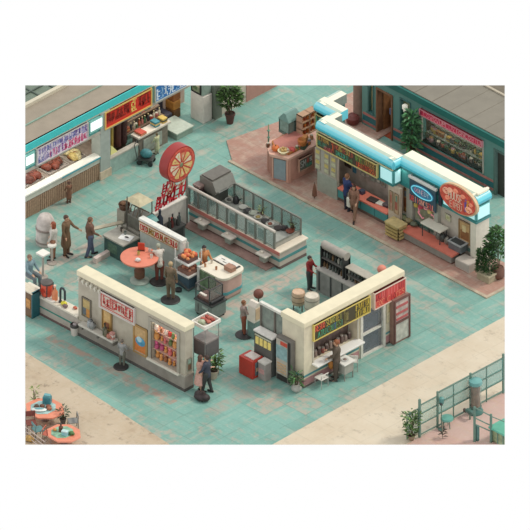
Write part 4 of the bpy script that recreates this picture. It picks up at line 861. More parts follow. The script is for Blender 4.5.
# ================================================================ LONG GLASS FRONTED BAR IN THE MIDDLE
BX0, BX1, BY0, BY1 = -4.28, .64, .14, 1.62
bw_ = m((206, 192, 180), .6, .08, 3)
t = thing('glass_bar', 'long serving bar with glass screens, pink rail and teal stripe', 'bar counter', ((BX0+BX1)/2, (BY0+BY1)/2, 0))
MB().box(BX0, BX1, BY0, BY1, .12, .74, 0, .02).build('bar_base', bw_, t, True)
MB().box(BX0, BX1+.02, BY0-.02, BY0+.0, .36, .48).box(BX1, BX1+.02, BY0-.02, BY1, .36, .48).build('teal_stripe', m((84, 150, 150), .5, .06), t, True)
MB().box(BX0-.05, BX1+.06, BY0-.06, BY1+.05, .74, .82, 0, .02).build('countertop', m((232, 220, 200), .5, .06), t, True)
MB().box(BX0-.05, BX1+.07, BY0-.08, BY0-.05, .68, .83).build('pink_rail', m((192, 118, 108), .5, .06), t, True)
MB().box(BX0, BX1, BY0+.04, BY1, 0, .12).build('kickboard', m((120, 100, 96), .7), t, True)
MB().box(BX0+.05, BX1-.3, BY0-.42, BY0+.04, 0, .05).build('foot_step', m((178, 146, 136), .7, .15), t, True)
MB().box(BX0+.1, BX1-.45, BY0+.1, BY1-.1, .82, .86).build('worktop', m((170, 172, 164), .4, .15), t, True)
GX1 = BX1-.28; fr = m((132, 134, 126), .4, .08, metal=.2); rail = m((212, 204, 192), .4, .05)
MB().cone((BX0-.03, BY0+.02, 1.6), (GX1+.03, BY0+.02, 1.6), .06, .06, 10).build('front_rail', rail, t, True, smooth=True)
MB().box(BX0+.6, GX1, BY1-.06, BY1, 1.54, 1.6).build('back_rail', fr, t, True)
MB().box(GX1-.04, GX1, BY0, BY1, 1.0, 1.06).build('end_rail', fr, t, True)
MB().box(BX0, GX1, BY0, BY0+.02, .82, 1.6).build('front_pane', glass((150, 176, 170), .42), t, True)
MB().box(BX0+.6, GX1, BY1-.04, BY1-.02, .82, 1.56).build('back_pane', glass((140, 166, 160), .5), t, True)
MB().box(GX1-.03, GX1-.01, BY0, BY1, .82, 1.02).build('end_pane', glass((190, 190, 180), .7), t, True)
n = 9
for i in range(n+1):
    x = BX0+(GX1-BX0)*i/n; MB().box(x-.04, x+.04, BY0-.02, BY0+.05, .82, 1.56).build('front_post', fr, t, True)
    if x > BX0+.55: MB().box(x-.03, x+.03, BY1-.06, BY1, .82, 1.56).build('back_post', fr, t, True)
for i in range(n):     # pale notices on the screen
    if i in (1, 4, 6, 7): x = BX0+(GX1-BX0)*(i+.22)/n; MB().box(x, x+.32, BY0+.03, BY0+.05, .95, 1.4).build('notice', m((196, 206, 200), .5, .15), t, True)
# hood and dark machine at the far left end
t = thing('grill_hood', 'large grey stainless steel grill hood at the back left end of the glass bar', 'grill', (-3.8, 1.05, .86))
MB().box(-4.02, -3.5, .62, 1.5, .86, 1.42, 0, .02).build('grill_body', m((104, 106, 100), .4, .2, metal=.4), t, True)
b = MB(); b.sweep([(-3.3, 1.45), (-3.2, 1.6), (-3.4, 1.98), (-4.1, 2.02), (-4.1, 1.45)], .55, 1.62, 'y'); bmesh.ops.recalc_face_normals(b.bm, faces=b.bm.faces); b.build('hood', m((150, 148, 140), .35, .1, metal=.4), t, True)
MB().box(-4.05, -3.45, .6, 1.6, 2.0, 2.06).build('hood_top', m((120, 116, 108), .45, .1, metal=.3), t, True)
MB().rod((-3.24, .7, 1.52), (-3.24, 1.5, 1.52), .025).build('handle', m((196, 196, 190), .3, metal=.6), t, True)
t = thing('coffee_machine', 'dark maroon upright machine at the left end of the glass bar', 'machine', (-4.1, .75, .86))
MB().box(-4.2, -3.86, .3, .6, .86, 1.62, 0, .03).build('machine_body', m((92, 66, 66), .5, .2), t, True); MB().box(-3.86, -3.84, .34, .56, 1.1, 1.5).build('panel', m((60, 44, 46), .4), t, True); MB().box(-4.22, -3.84, .28, .62, 1.62, 1.7).build('lid', m((150, 126, 118), .5), t, True)
# food and pans on the worktop
def bar_at(px, py): p = P(px, py, .86); return (p.x, p.y, .86)
t = thing('food_tray', 'tray with an orange omelette behind the glass of the bar', 'food', bar_at(222, 196.5)); MB().box(-.2, .2, -.16, .16, 0, .03, 0, .01).build('tray', m((190, 190, 180), .4), t); MB().ball((0, 0, .06), (.17, .13, .06), 12, 8).build('omelette', m((224, 164, 72), .5, .15), t, smooth=True)
kettle('black kettle with white spots in the middle of the glass bar', bar_at(236, 203), .5, (60, 60, 62))
for i, (px, py, c) in enumerate(((229, 201, (96, 96, 92)), (243, 208, (206, 206, 196)), (247, 212, (70, 70, 70)), (253, 214, (190, 196, 180)), (258, 218, (170, 150, 90)), (265, 222, (64, 60, 60)), (270, 225, (150, 90, 70)), (278, 229, (66, 56, 54)), (284, 229, (60, 54, 54)), (290, 232, (150, 84, 66)))):
    t = thing('pan' if i % 2 else 'plate', ('grey plate beside the omelette', 'white pan beside the black kettle', 'dark plate in the middle of the bar', 'pale pan in the middle of the bar', 'plate of yellow food in the middle of the bar', 'black pan right of the yellow food', 'plate of red food right of the black pan', 'dark brown pan in the right part of the bar', 'black plate near the right end of the bar', 'red brown pan at the right end of the bar')[i]+' behind the glass', 'pan' if i % 2 else 'plate', bar_at(px, py), .3*i)
    MB().lathe([(.11, 0), (.16, .03), (.17, .07), (.14, .06), (.02, .03)], (0, 0, 0), 16).build('dish', m((200, 200, 190) if i in (0, 4, 6) else c, .4, .1), t, smooth=True)
    if i % 2: MB().rod((.14, 0, .05), (.36, 0, .08), .018).build('handle', m((50, 46, 44), .5), t)
    else: MB().ball((0, 0, .06), (.1, .09, .05), 10, 6).build('food', m(c, .6, .25, 20), t, smooth=True)
p = bar_at(293, 230.5); potted_plant('potted_plant', 'small potted plant in the right corner of the glass bar', p, (150, 84, 60), (96, 110, 76), .42, .16, 46, .09, .14, 12, Lf=.12, wf=.05)
p = bar_at(262, 215); potted_plant('potted_plant', 'small plant with pale green leaves in the middle of the glass bar', p, (130, 110, 96), (150, 160, 110), .34, .14, 40, .08, .12, 13, Lf=.12, wf=.05)
for i, px in enumerate((203, 230, 264.5)):
    x = (px-265)/K-(BY0-.2)
    t = thing('bar_stool', ('leftmost of the three fold-down white seats under the pink rail of the bar', 'middle one of the three fold-down white seats under the pink rail of the bar', 'rightmost of the three fold-down white seats under the pink rail of the bar')[i], 'seat', (x, BY0-.2, 0))
    MB().box(-.3, .26, -.22, .15, .5, .57, 0, .02).build('seat', m((216, 210, 198), .5, .06), t)
    MB().box(-.2, .1, -.1, .15, .2, .5, 0, .02).build('pedestal_box', m((170, 168, 158), .6, .1), t)
    MB().lathe([(.05, .0), (.06, .05), (.04, .08)], (-.1, -.05, .57), 10).build('cup', m((236, 230, 214), .4), t)
# ================================================================ CREAM KIOSK WALL, FRONT LEFT (faces -y)
Y1 = -8.67
def xk(px): return (px-265)/K-Y1
KX0, KX1 = -1.48, 4.32
crm = m((190, 182, 164), .65, .07, 2.5, dirt=.35); crt = m((246, 236, 204), .55, .05, 3, f=.74); grd = m((158, 150, 140), .7, .12, 3, dirt=.3); lit_w = m((238, 234, 224), .5, .05)
WN = (xk(151.5), xk(177.5), .72, 2.42)
b = holes(Y1, Y1+.42, KX0, KX1, .72, 2.72, [WN], 0)
b.box(KX0, KX1, Y1-.02, Y1+.44, .12, .72, 1).box(KX0-.01, KX1+.02, Y1-.04, Y1+.45, 0, .12, 2).box(KX0-.01, KX1+.02, Y1-.045, Y1+.45, .66, .72, 3)
struct('wall_front', b, [crm, grd, m((92, 86, 82), .7), m((182, 176, 162), .6)])
struct('trim_coping', MB().box(KX0-.05, KX1+.05, Y1-.06, Y1+.48, 2.72, 2.96, 0, .03), crt)
for i in range(6): tag(MB().box(-.04, .04, -.12, 0, 0, .1).box(-.02, .02, -.09, -.03, -.08, 0).build('wall_bracket', m((226, 222, 206), .5)), 'small white bracket under the coping at the left end of the kiosk wall', 'bracket', 'brackets under the kiosk coping').__setattr__('location', (KX0+.12+i*.22, Y1-.08, 2.52-.015*i))
# window with toys
t = thing('display_window', 'recessed display window of colourful toys in the kiosk front wall', 'window', ((WN[0]+WN[1])/2, Y1, .72))
MB().box(WN[0], WN[1], Y1+.36, Y1+.4, .72, 2.42).build('backing', m((226, 170, 160), .6, .4, 5, emit=.12), t, True)
MB().box(WN[0]-.14, WN[0], Y1-.05, Y1+.02, .7, 2.42).box(WN[1], WN[1]+.14, Y1-.05, Y1+.02, .7, 2.42).box(WN[0]-.14, WN[1]+.14, Y1-.05, Y1+.02, 2.42, 2.56).build('frame', m((170, 164, 150), .6, .06), t, True)
MB().box(WN[0]-.16, WN[1]+.16, Y1-.14, Y1+.2, .64, .72, 0, .01).build('sill', m((226, 222, 206), .5), t, True)
rr = random.Random(31)
tc_ = [(226, 120, 120), (214, 70, 60), (90, 170, 160), (230, 160, 90), (240, 216, 200), (170, 110, 70), (200, 90, 130), (110, 130, 80)]
pj = {}
for i in range(4):
    z = .73+.42*i
    if i: MB().box(WN[0], WN[1], Y1+.08, Y1+.36, z-.03, z-.005).build('shelf', m((210, 170, 150), .6), t, True)
    for j in range(6):
        k = rr.randrange(8) if i else rr.choice((3, 5, 5)); loc = (WN[0]+.14+j*(WN[1]-WN[0]-.24)/5.2+rr.uniform(-.04, .04), Y1+.2+rr.uniform(-.06, .04), z)
        if k not in pj:
            o = thing('toy', ('pink', 'red', 'teal', 'orange', 'white', 'brown', 'magenta', 'green')[k]+' toy figure in the recessed display window of the kiosk', 'toy', loc, 0, 'toys in the kiosk window')
            MB().lathe([(.07, 0), (.1, .08), (.08, .18), (.03, .21)], (0, 0, 0), 12).build('torso', m(tc_[k], .5, .15), o, smooth=True); b = MB(); b.ball((0, 0, .27), .075, 10, 8); [b.ball((0, sy*.06, .33), .03, 8, 6) for sy in (-1, 1)]; b.build('head', m(tuple(min(255, int(v*1.15)) for v in tc_[k]), .5, .1), o, smooth=True); pj[k] = o
        else: dup(pj[k], loc, scale=rr.choice((.8, 1.1, 1.3, .6)))
sgx = ((xk(100.3), xk(136)))
sign_on('y', Y1, sgx[0], sgx[1], 1.84, 2.6, 'white kiosk sign with a red border and red characters', panel=(214, 202, 186), border=(216, 206, 200), bw=.06, thick=.06, rows=[(.08, .94, .26, .78, 8, 33, [(206, 60, 56), (214, 80, 74)], .2), ])
b = MB(); x0, x1 = sgx
for q in ((x0+.1, x1-.1, 2.47, 2.5), (x0+.1, x1-.1, 1.94, 1.97), (x0+.1, x0+.13, 1.97, 2.47), (x1-.13, x1-.1, 1.97, 2.47)): b.box(q[0], q[1], Y1-.068, Y1-.06, q[2], q[3])
sg = [o for o in bpy.data.objects if o.name.startswith('shop_sign') and o.get('label', '').startswith('white kiosk')][0]
b.build('red_border', m((206, 60, 56), .5), sg, True)
picture('y', Y1, xk(82.3), xk(91.5), 1.02, 1.88, 'brown and yellow poster at the left end of the kiosk front wall', (120, 112, 96), (176, 156, 110), [(.15, .85, .5, .9, (196, 170, 110)), (.1, .5, .1, .45, (96, 106, 110)), (.5, .9, .05, .45, (204, 140, 60))], 'poster', 'poster')
picture('y', Y1, xk(102.5), xk(112.5), .92, 1.9, 'golden brown poster under the red lettered kiosk sign', (150, 120, 70), (196, 150, 84), [(.2, .8, .4, .85, (216, 180, 120)), (.3, .7, .1, .35, (150, 90, 60))], 'poster', 'poster')
t = picture('y', Y1, xk(133.8), xk(147.8), .62, 1.9, 'tall orange poster with a blue patch in a gold frame on the kiosk wall', (176, 140, 84), (224, 150, 84), [(.1, .9, .1, .55, (216, 130, 64)), (.1, .9, .6, .92, (206, 170, 120))], 'framed_picture', 'picture', bw=.08)
b = MB(); _ep(b, xk(141), 1.22, .26, .2, Y1-.045, Y1-.03, 20, 0); _ep(b, xk(140), 1.3, .14, .12, Y1-.048, Y1-.03, 16, 1); b.build('blue_patch', [m((84, 160, 196), .5, .3, 8), m((190, 220, 226), .5)], t, True)
# ledge with goods
t = thing('wall_shelf', 'long pale ledge on the left half of the kiosk front wall', 'shelf', (xk(101), Y1-.2, .7))
MB().box(xk(84.5), xk(119), Y1-.36, Y1-.05, .74, .82, 0, .012).build('shelf_board', m((206, 202, 190), .5, .06), t, True)
for px in (86, 102, 117): MB().box(xk(px), xk(px)+.06, Y1-.3, Y1-.05, .56, .74).build('bracket', m((130, 124, 116), .6), t, True)
kettle('grey kettle standing on the pale ledge between the two kiosk posters', (xk(96), Y1-.2, .82), 0, (150, 152, 150))
o = make_jar((xk(93.5), Y1-.2, .82), (170, 176, 178), (130, 134, 136), .1, .34); tag(o, 'grey canister at the left of the kettle on the pale ledge', 'canister')
o = make_bottle((xk(108.5), Y1-.2, .82), (84, 86, 64), r=.09, h=.5); tag(o, 'dark olive bottle on the pale ledge under the golden poster', 'bottle')
o = make_bottle((xk(110.6), Y1-.24, .82), (110, 100, 76), r=.08, h=.4); tag(o, 'brown bottle right of the olive bottle on the pale ledge', 'bottle')
lump('food_heap', 'heap of reddish food at the right end of the pale ledge', 'food', None, (xk(114), Y1-.22, .82), .16, (180, 110, 90), 6, 4)
o = make_carton((xk(116), Y1-.2, .82), (206, 150, 140), (230, 220, 210), .18, .14, .3); tag(o, 'pink carton behind the reddish food on the pale ledge', 'box')
picture('x', KX1, Y1+.1, Y1+.34, .86, 1.42, 'small green and brown notice on the end of the kiosk wall', (150, 150, 136), (120, 140, 110), [(.15, .85, .1, .5, (120, 90, 70)), (.2, .8, .6, .9, (150, 176, 160))], 'notice', 'notice', bw=.02, thick=.04)
# tray stand and dark box beside the end of the wall
t = thing('tray_stand', 'white tray of red food raised on a thin frame beside the kiosk wall end', 'tray', (4.05, -7.25, 0))
MB().box(3.72, 4.42, -7.7, -6.85, 2.38, 2.44).build('tray_base', m((220, 214, 200), .5), t, True)
b = MB(); [b.box(*q) for q in ((3.7, 4.44, -7.72, -7.67, 2.4, 2.54), (3.7, 4.44, -6.88, -6.83, 2.4, 2.54), (3.7, 3.75, -7.7, -6.85, 2.4, 2.54), (4.39, 4.44, -7.7, -6.85, 2.4, 2.54))]; b.build('tray_rim', lit_w, t, True)
for x, y in ((3.76, -7.64), (4.38, -7.64), (3.76, -6.9), (4.38, -6.9)): MB().rod((x, y, 0), (x, y, 2.4), .018).build('leg', m((150, 150, 146), .4), t, True)
for i in range(6): lump('meat_piece', 'red meat chunk in the raised white tray beside the kiosk wall end', 'meat', 'red meat in the raised tray', (3.9+.16*(i % 3), -7.05-.22*(i//3), 2.44), .11, ((176, 76, 62), (200, 110, 90))[i % 2], 4, i)
lump('salad_heap', 'pale green salad at the near end of the raised white tray', 'salad', None, (4.05, -7.5, 2.44), .15, (180, 190, 160), 6, 8)
t = thing('heating_cabinet', 'dark grey cabinet hanging under the raised white tray', 'cabinet', (4.05, -7.25, .95))
MB().box(3.74, 4.42, -7.62, -6.95, 1.05, 1.7, 0, .02).build('cabinet_body', m((104, 102, 102), .5, .1), t, True); MB().box(3.72, 4.44, -7.64, -6.93, 1.7, 1.78, 0, .01).build('lid', m((150, 142, 138), .5), t, True); MB().rod((4.05, -7.3, 0), (4.05, -7.3, 1.05), .05).build('pole', m((110, 108, 106), .5), t, True)
p = P(213.5, 378); potted_plant('potted_plant', 'leafy green plant in a pale pot beside the grey cabinet', (p.x, p.y, 0), (196, 182, 160), (92, 124, 66), 1.15, .36, 150, .2, .36, 15, Lf=.25, wf=.08)
# low counter to the left of the kiosk
t = thing('low_counter', 'low white topped counter wall with a teal stripe left of the kiosk', 'counter', (-3, Y1+.2, 0))
MB().box(-4.6, KX0-.02, Y1, Y1+.42, .1, .76).build('counter_body', m((192, 182, 170), .6, .1, 3, dirt=.3), t, True)
MB().box(-4.6, KX0-.02, Y1-.04, Y1+.46, .76, .85, 0, .015).build('countertop', m((232, 224, 206), .5, .08, dirt=.3), t, True)
MB().box(-4.6, KX0-.02, Y1-.012, Y1, .36, .42).build('teal_stripe', m((60, 140, 126), .5), t, True)
MB().box(-4.6, KX0-.02, Y1-.02, Y1+.4, 0, .1).build('kickboard', m((112, 90, 86), .7), t, True)
t = thing('display_cabinet', 'brown fronted display cabinet with a teal side against the low counter', 'cabinet', (-3.9, Y1-.25, 0))
MB().box(-4.6, -3.6, Y1-.42, Y1-.02, 0.0, 1.1).build('cabinet_body', m((116, 88, 60), .6, .25, 4), t, True)
MB().box(-3.6, -3.55, Y1-.44, Y1-.02, 0, 1.18, 0, .01).build('side_panel', m((34, 96, 104), .5, .08), t, True)
MB().box(-4.6, -3.55, Y1-.46, Y1-.02, 1.1, 1.16).build('lid', m((222, 212, 190), .5), t, True)
for k, c in enumerate(((176, 90, 50), (90, 80, 50), (196, 140, 70))): MB().box(-4.45+k*.28, -4.22+k*.28, Y1-.44, Y1-.42, .2+.1*k, .8).build('door_picture', m(c, .5, .35, 9), t, True)
p = P(74.6, 334.5); t = thing('waste_bin', 'small white waste bin with a dark rim in front of the low counter', 'bin', (p.x, p.y, 0))
MB().lathe([(.13, 0), (.17, .38), (.15, .38), (.12, .1)], (0, 0, 0), 18).build('bin_body', m((226, 214, 204), .5, .06), t, smooth=True); MB().lathe([(.175, .36), (.18, .46), (.15, .48), (.14, .4)], (0, 0, 0), 18).build('rim', m((80, 76, 74), .5), t, smooth=True); MB().ball((.02, 0, .47), (.1, .09, .06), 8, 6).build('rubbish_bag', m((170, 160, 160), .6, .2), t, smooth=True)
def at(px, py, z=0.0): p = P(px, py, z); return (p.x, p.y, z)
t = thing('drink_urn', 'red orange drinks urn in a dark frame on the low counter', 'urn', (-3.32, Y1+.2, .85)); t.location = (-3.42, Y1+.22, .85)
MB().lathe([(.2, .03), (.23, .1), (.23, .5), (.2, .56)], (0, 0, 0), 20).build('tank', m((216, 82, 54), .35, .12), t, smooth=True); MB().lathe([(.24, .55), (.24, .62), (.1, .68)], (0, 0, 0), 20).build('lid', m((90, 84, 80), .5), t, smooth=True)
for k in range(4): a = PI/4+k*PI/2; MB().rod((.25*math.cos(a), .25*math.sin(a), 0), (.25*math.cos(a), .25*math.sin(a), .6), .02).build('post', m((70, 66, 64), .5), t)
b = MB(); b.bm.verts.ensure_lookup_table(); b.lathe([(.001, 0), (.1, .0), (.11, .01)], (0, 0, 0), 18); bmesh.ops.rotate(b.bm, verts=b.bm.verts, cent=(0, 0, 0), matrix=Matrix.Rotation(PI/2, 3, 'X')); bmesh.ops.translate(b.bm, verts=b.bm.verts, vec=(0, -.235, .3)); b.build('badge', m((190, 60, 40), .4), t)
o = make_bottle((-2.98, Y1+.22, .85), (226, 140, 96), (240, 200, 180), .12, .62); tag(o, 'tall peach coloured bottle between the red urn and the black tap', 'bottle')
t = thing('arched_tap', 'black arched tap standing on the low counter', 'tap', (-2.7, Y1+.24, .85))
MB().lathe([(.08, 0), (.07, .06), (.03, .1)], (0, 0, 0), 12).build('base', m((50, 52, 54), .4), t); MB().tube([(0, 0, .05), (0, 0, .55), (.05, 0, .66), (.16, 0, .68), (.24, 0, .6), (.25, 0, .2)], .045, 8).build('spout', m((44, 50, 58), .4), t, smooth=True)
lump('yellow_flower', 'bright yellow flower heap under the black arched tap', 'flower', None, (-2.46, Y1+.2, .85), .13, (234, 222, 60), 7, 2)
t = thing('napkin_tray', 'white paper tray on the low counter in front of the red urn', 'tray', (-3.05, Y1+.05, .852)); MB().box(-.22, .22, -.07, .07, 0, .04, 0, .01).build('tray_body', lit_w, t)
lump('food_heap', 'small mauve and brown food pile on the middle of the low counter', 'food', None, (-2.3, Y1+.1, .85), .11, (130, 104, 104), 5, 9)
lump('food_heap', 'small orange food pile near the right end of the low counter', 'food', None, (-1.95, Y1+.3, .85), .09, (214, 110, 80), 4, 5)
def pedestal_table(lbl, loc, h, w, round_=False):
    t = thing('pedestal_table', lbl, 'table', loc)
    if round_: MB().lathe([(w, h-.08), (w*1.05, h-.04), (w, h), (.02, h)], (0, 0, 0), 20).build('tabletop', m((244, 240, 230), .4, .03), t, smooth=True)
    else: MB().box(-w, w, -w, w, h-.08, h, 0, .015).build('tabletop', m((244, 240, 230), .4, .03), t)
    MB().rod((0, 0, .04), (0, 0, h-.08), .045, 10).build('pole', m((190, 180, 170), .4), t); MB().lathe([(.2, 0), (.2, .03), (.06, .06)], (0, 0, 0), 16).build('base', m((170, 160, 150), .5), t)
    return t
pedestal_table('small square white pedestal table behind the red drinks urn', at(43, 277), 1.12, .2)
pedestal_table('small round white pedestal table in front of the red haired woman', at(52, 263), .85, .17, True)
t = thing('dispenser_drum', 'tall pale rounded drum with mottled sides behind the red haired woman', 'drum', at(45.5, 243))
MB().lathe([(.36, 0), (.38, .1), (.36, .7), (.34, 1.05), (.24, 1.25), (.08, 1.32)], (0, 0, 0), 26).build('drum_body', m((206, 196, 188), .6, .25, 4), t, smooth=True); b = MB(); [b.lathe([(.385, z), (.39, z+.04), (.385, z+.08)], (0, 0, 0), 26) for z in (.12, .66)]; b.build('hoop', m((150, 136, 128), .6), t, smooth=True)
# kerb walls on the floor between the kiosk and the counters
struct('trim_kerb', MB().prism(gp((93, 262), (118, 248), (121, 249.5), (96, 264)), 0, .22), m((224, 206, 196), .6, .1, dirt=.3))
# ================================================================ COUNTERS BEHIND THE KIOSK WALL
# sign partition
PYc = -2.9
xp = lambda px: (px-265)/K-PYc
t = thing('sign_partition', 'white partition with a long red lettered sign panel behind the coral table', 'partition', (-2.7, PYc, 0))
MB().box(xp(140), xp(182), PYc, PYc+.12, 0, 1.6).build('panel', m((196, 200, 192), .5, .1, dirt=.2), t, True)
MB().box(xp(140)-.03, xp(183)+.03, PYc-.06, PYc+.2, 1.6, 1.72, 0, .02).build('top_cap', m((236, 236, 228), .4), t, True)
MB().box(xp(181), xp(184), PYc-.04, PYc+.14, 0, 1.6).build('post', m((226, 226, 218), .5), t, True)
MB().box(xp(140), xp(178.5), PYc-.04, PYc, 1.16, 1.57).build('sign_board', m((238, 226, 204), .5), t, True)
b = MB(); lettering(b, (xp(141), PYc-.04, 1.24), (1, 0, 0), (0, 0, 1), (0, -1, 0), xp(178)-xp(141), .24, 'COCOUROCASUNLOCESULO', pal=[0, 0, 0, 1], th=.34, gap=.14, t=.01); b.build('lettering', [m((210, 56, 44), .5, emit=.1), m((196, 150, 60), .5)], t, True)
b = MB(); [b.box(xp(140), xp(178.5), PYc-.05, PYc-.03, z, z+.03) for z in (1.16, 1.55)]; b.build('border', m((190, 140, 90), .5), t, True)
# white low wall and counter with dark bottles
t = thing('white_low_wall', 'plain white low wall below the red script sign', 'partition', (-4.2, -1.4, 0))
MB().box(-4.3, -4.18, -1.85, -.1, 0, 1.25).build('wall_panel', m((216, 212, 202), .6, .08), t, True); MB().box(-4.34, -4.14, -1.87, -.08, 1.25, 1.31).build('top_cap', m((232, 228, 216), .5), t, True)
t = thing('back_counter', 'dark grey counter with a shaded opening painted on its side below the red script sign', 'counter', (-3.7, -1.2, 0))
MB().box(-3.95, -3.4, -1.75, -.95, 0, .72).build('counter_body', m((84, 88, 86), .6, .15), t, True); MB().box(-3.98, -3.36, -1.78, -.92, .72, .78).build('countertop', m((60, 62, 60), .5), t, True); MB().box(-3.4, -3.38, -1.65, -1.05, .1, .66).build('opening', m((44, 44, 44), .7), t, True)  # the opening is only a dark panel, its shade put into the colour
for i, (x, y, c, r, h) in enumerate(((-3.55, -1.66, (44, 52, 48), .08, .5), (-3.6, -1.48, (90, 40, 38), .08, .42), (-3.7, -1.33, (50, 60, 56), .08, .46), (-3.55, -1.18, (60, 62, 60), .08, .36), (-3.65, -1.02, (70, 84, 84), .07, .42))):
    o = make_bottle((x, y, .78), c, (150, 60, 50) if i == 1 else (60, 60, 60), r, h); tag(o, ('black green bottle nearest the sign partition', 'dark red bottle with a red cap', 'dark green bottle in the middle', 'squat dark grey bottle', 'slate blue bottle at the far end')[i]+' on the dark back counter', 'bottle')
t = thing('wash_counter', 'narrow white counter between the sign partition and the white low wall', 'counter', (-4.0, -2.4, 0)); MB().box(-3.95, -3.3, -2.72, -1.85, 0, .9).build('counter_body', m((200, 198, 190), .6, .1), t, True); MB().box(-3.97, -3.28, -2.74, -1.83, .9, .95).build('countertop', m((230, 228, 220), .5), t, True)
o = make_bottle((-3.72, -2.0, .95), (46, 54, 66), (40, 46, 58), .13, .75); tag(o, 'tall dark navy bottle on the narrow white counter behind the partition', 'bottle')
lump('sponge_heap', 'small brown lump beside the tall navy bottle', 'sponge', None, (-3.45, -2.2, .95), .09, (120, 100, 84), 4, 1)
# red script sign, pole and round sign
xs = -4.24
t = thing('script_sign', 'two lines of slanted red script letters standing above the white low wall', 'sign', (xs, -1.4, 1.31))
b = MB(); lettering(b, (xs, -1.38, 1.9), (0, 1, .1), (0, .1, 1), (1, 0, 0), .86, .46, 'HOTE', pal=[0, 0, 1], th=.36, gap=.08, shear=.1); b.build('lettering', [m((206, 52, 62), .4, emit=.1), m((230, 110, 116), .4, emit=.1)], t, True)
b = MB(); lettering(b, (xs, -1.72, 1.36), (0, 1, .06), (0, .1, 1), (1, 0, 0), 1.55, .52, 'BOUROLTU', pal=[0, 0, 1], th=.36, gap=.06, shear=.1); b.build('lettering', [m((206, 52, 62), .4, emit=.1), m((230, 110, 116), .4, emit=.1)], t, True)
for (y0, y1, z, w) in ((-1.72, -.2, 1.34, .5), (-1.38, -.6, 1.84, .46)):
    b = MB(); b.prism([(xs-.09, y0-.02), (xs-.01, y0-.02), (xs-.01, y1), (xs-.09, y1)], z, z+w, 0, [(xs-.09, y0+.08), (xs-.01, y0+.08), (xs-.01, y1+.1), (xs-.09, y1+.1)]); b.bm.clear(); b.rod((xs-.03, y0, z+.12), (xs-.03, y1, z+.2), .03, 6); b.rod((xs-.03, y0+.1, z+w*.8), (xs-.03, y1+.1, z+w*.9), .03, 6); b.build('support_rail', m((150, 52, 60), .5), t, True)
t = thing('round_sign', 'big round red sign with an orange and cream wheel pattern on a pole', 'sign', (xs, -.5, 0))
cy, cz, rd = -.55, 3.03, .76
def discx(b, x0, x1, r, mi, cy=cy, cz=cz, n=40):
    b.cone((x0, cy, cz), (x1, cy, cz), r, r, n, mi)
b = MB(); discx(b, xs-.22, xs+.22, rd, 0); b.build('drum', m((164, 50, 46), .45, .08), t, True, smooth=True)
b = MB(); discx(b, xs+.2, xs+.235, rd*.94, 0); discx(b, xs+.22, xs+.245, rd*.84, 1); b.build('face', [m((222, 104, 84), .5, .25, 8), m((214, 84, 70), .5, .35, 7)], t, True)
b = MB(); q = random.Random(4); c_ = Vector((xs+.25, cy, cz))
for i in range(11):
    a0 = i*2*PI/11; a1 = a0+2*PI/11*.8; r1 = rd*q.uniform(.66, .8); k = q.choice((0, 1, 1, 2))
    pt = lambda a, r, dx=0: c_+Vector((dx, math.cos(a)*r, math.sin(a)*r))
    b.quad(pt((a0+a1)/2, .12), pt(a0, r1), pt((a0+a1)/2, r1*1.04), pt(a1, r1), k)
    b.quad(pt((a0+a1)/2, r1*.55, .006), pt(a0+.16, r1*.75, .006), pt((a0+a1)/2, r1*.92, .006), pt(a1-.16, r1*.75, .006), q.choice((1, 2, 0)))
b.cone((xs+.24, cy, cz), (xs+.27, cy, cz), .1, .08, 16, 3)
b.build('wheel_pattern', [m((240, 226, 196), .5, .2, 12), m((236, 204, 132), .5, .2, 12), m((226, 150, 108), .5, .2, 12), m((130, 140, 104), .5)], t, True)
MB().rod((xs, -.02, 0), (xs, -.02, 2.5), .05, 10).build('pole', m((150, 148, 140), .4, metal=.3), t, True)
b = MB()
for k, y in enumerate((-1.1, -.9, -.45, -.3)): b.tube([(xs, y, 1.8 if k < 2 else 1.85), (xs+.02, y+.22, 2.2), (xs, y+.36, 2.42)], .022, 6)
b.build('bracket', m((216, 176, 130), .5), t, True)
# coffee counter at the left
t = thing('coffee_counter', 'dark green fronted counter with a stone top at the left of the partition', 'counter', (-4.4, -3.3, 0))
MB().box(-5.0, -3.95, -3.75, -2.95, 0, .75, 0, .01).build('counter_body', m((70, 98, 92), .6, .2, 4), t, True); MB().box(-5.04, -3.9, -3.8, -2.9, .75, .82, 0, .01).build('countertop', m((176, 172, 160), .5, .12), t, True)
MB().box(-4.8, -4.3, -3.76, -3.74, .2, .6).build('front_panel', m((90, 120, 100), .5, .3, 9), t, True)
tag(MB().box(-.62, .62, -.1, .1, 0, .05, 0, .01).build('wood_plank', m((190, 180, 156), .6, .1)), 'pale wooden plank sticking out at the left of the coffee counter', 'plank'); bpy.data.objects['wood_plank'].location = (-5.35, -3.2, .82); bpy.data.objects['wood_plank'].rotation_euler = (0, 0, 1.2)
t = thing('espresso_machine', 'tall espresso machine with pipes under a cream roof on the coffee counter', 'machine', (-4.55, -2.5, 0))
MB().box(-4.9, -4.0, -2.85, -1.9, 0, .9, 0, .01).build('base_cabinet', m((150, 146, 134), .6, .15), t, True)
MB().box(-4.75, -4.1, -2.75, -2.05, .9, 1.45, 0, .03).build('boiler', m((122, 122, 112), .4, .2, metal=.3), t, True)
b = MB(); b.prism([(-4.95, -2.7), (-4.1, -2.7), (-4.1, -1.95), (-4.95, -1.95)], 1.98, 2.12, 0, [(-4.7, -2.5), (-4.35, -2.5), (-4.35, -2.1), (-4.7, -2.1)]); b.build('roof', m((198, 188, 154), .6, .12), t, True)
for x, y, z in ((-4.9, -2.65, 2.0), (-4.15, -2.65, 2.0), (-4.9, -2.0, 2.0), (-4.15, -2.0, 2.0), (-4.6, -2.9, 2.35)): MB().rod((x, y, .9), (x, y, z), .022).build('pole', m((88, 84, 76), .5), t, True)
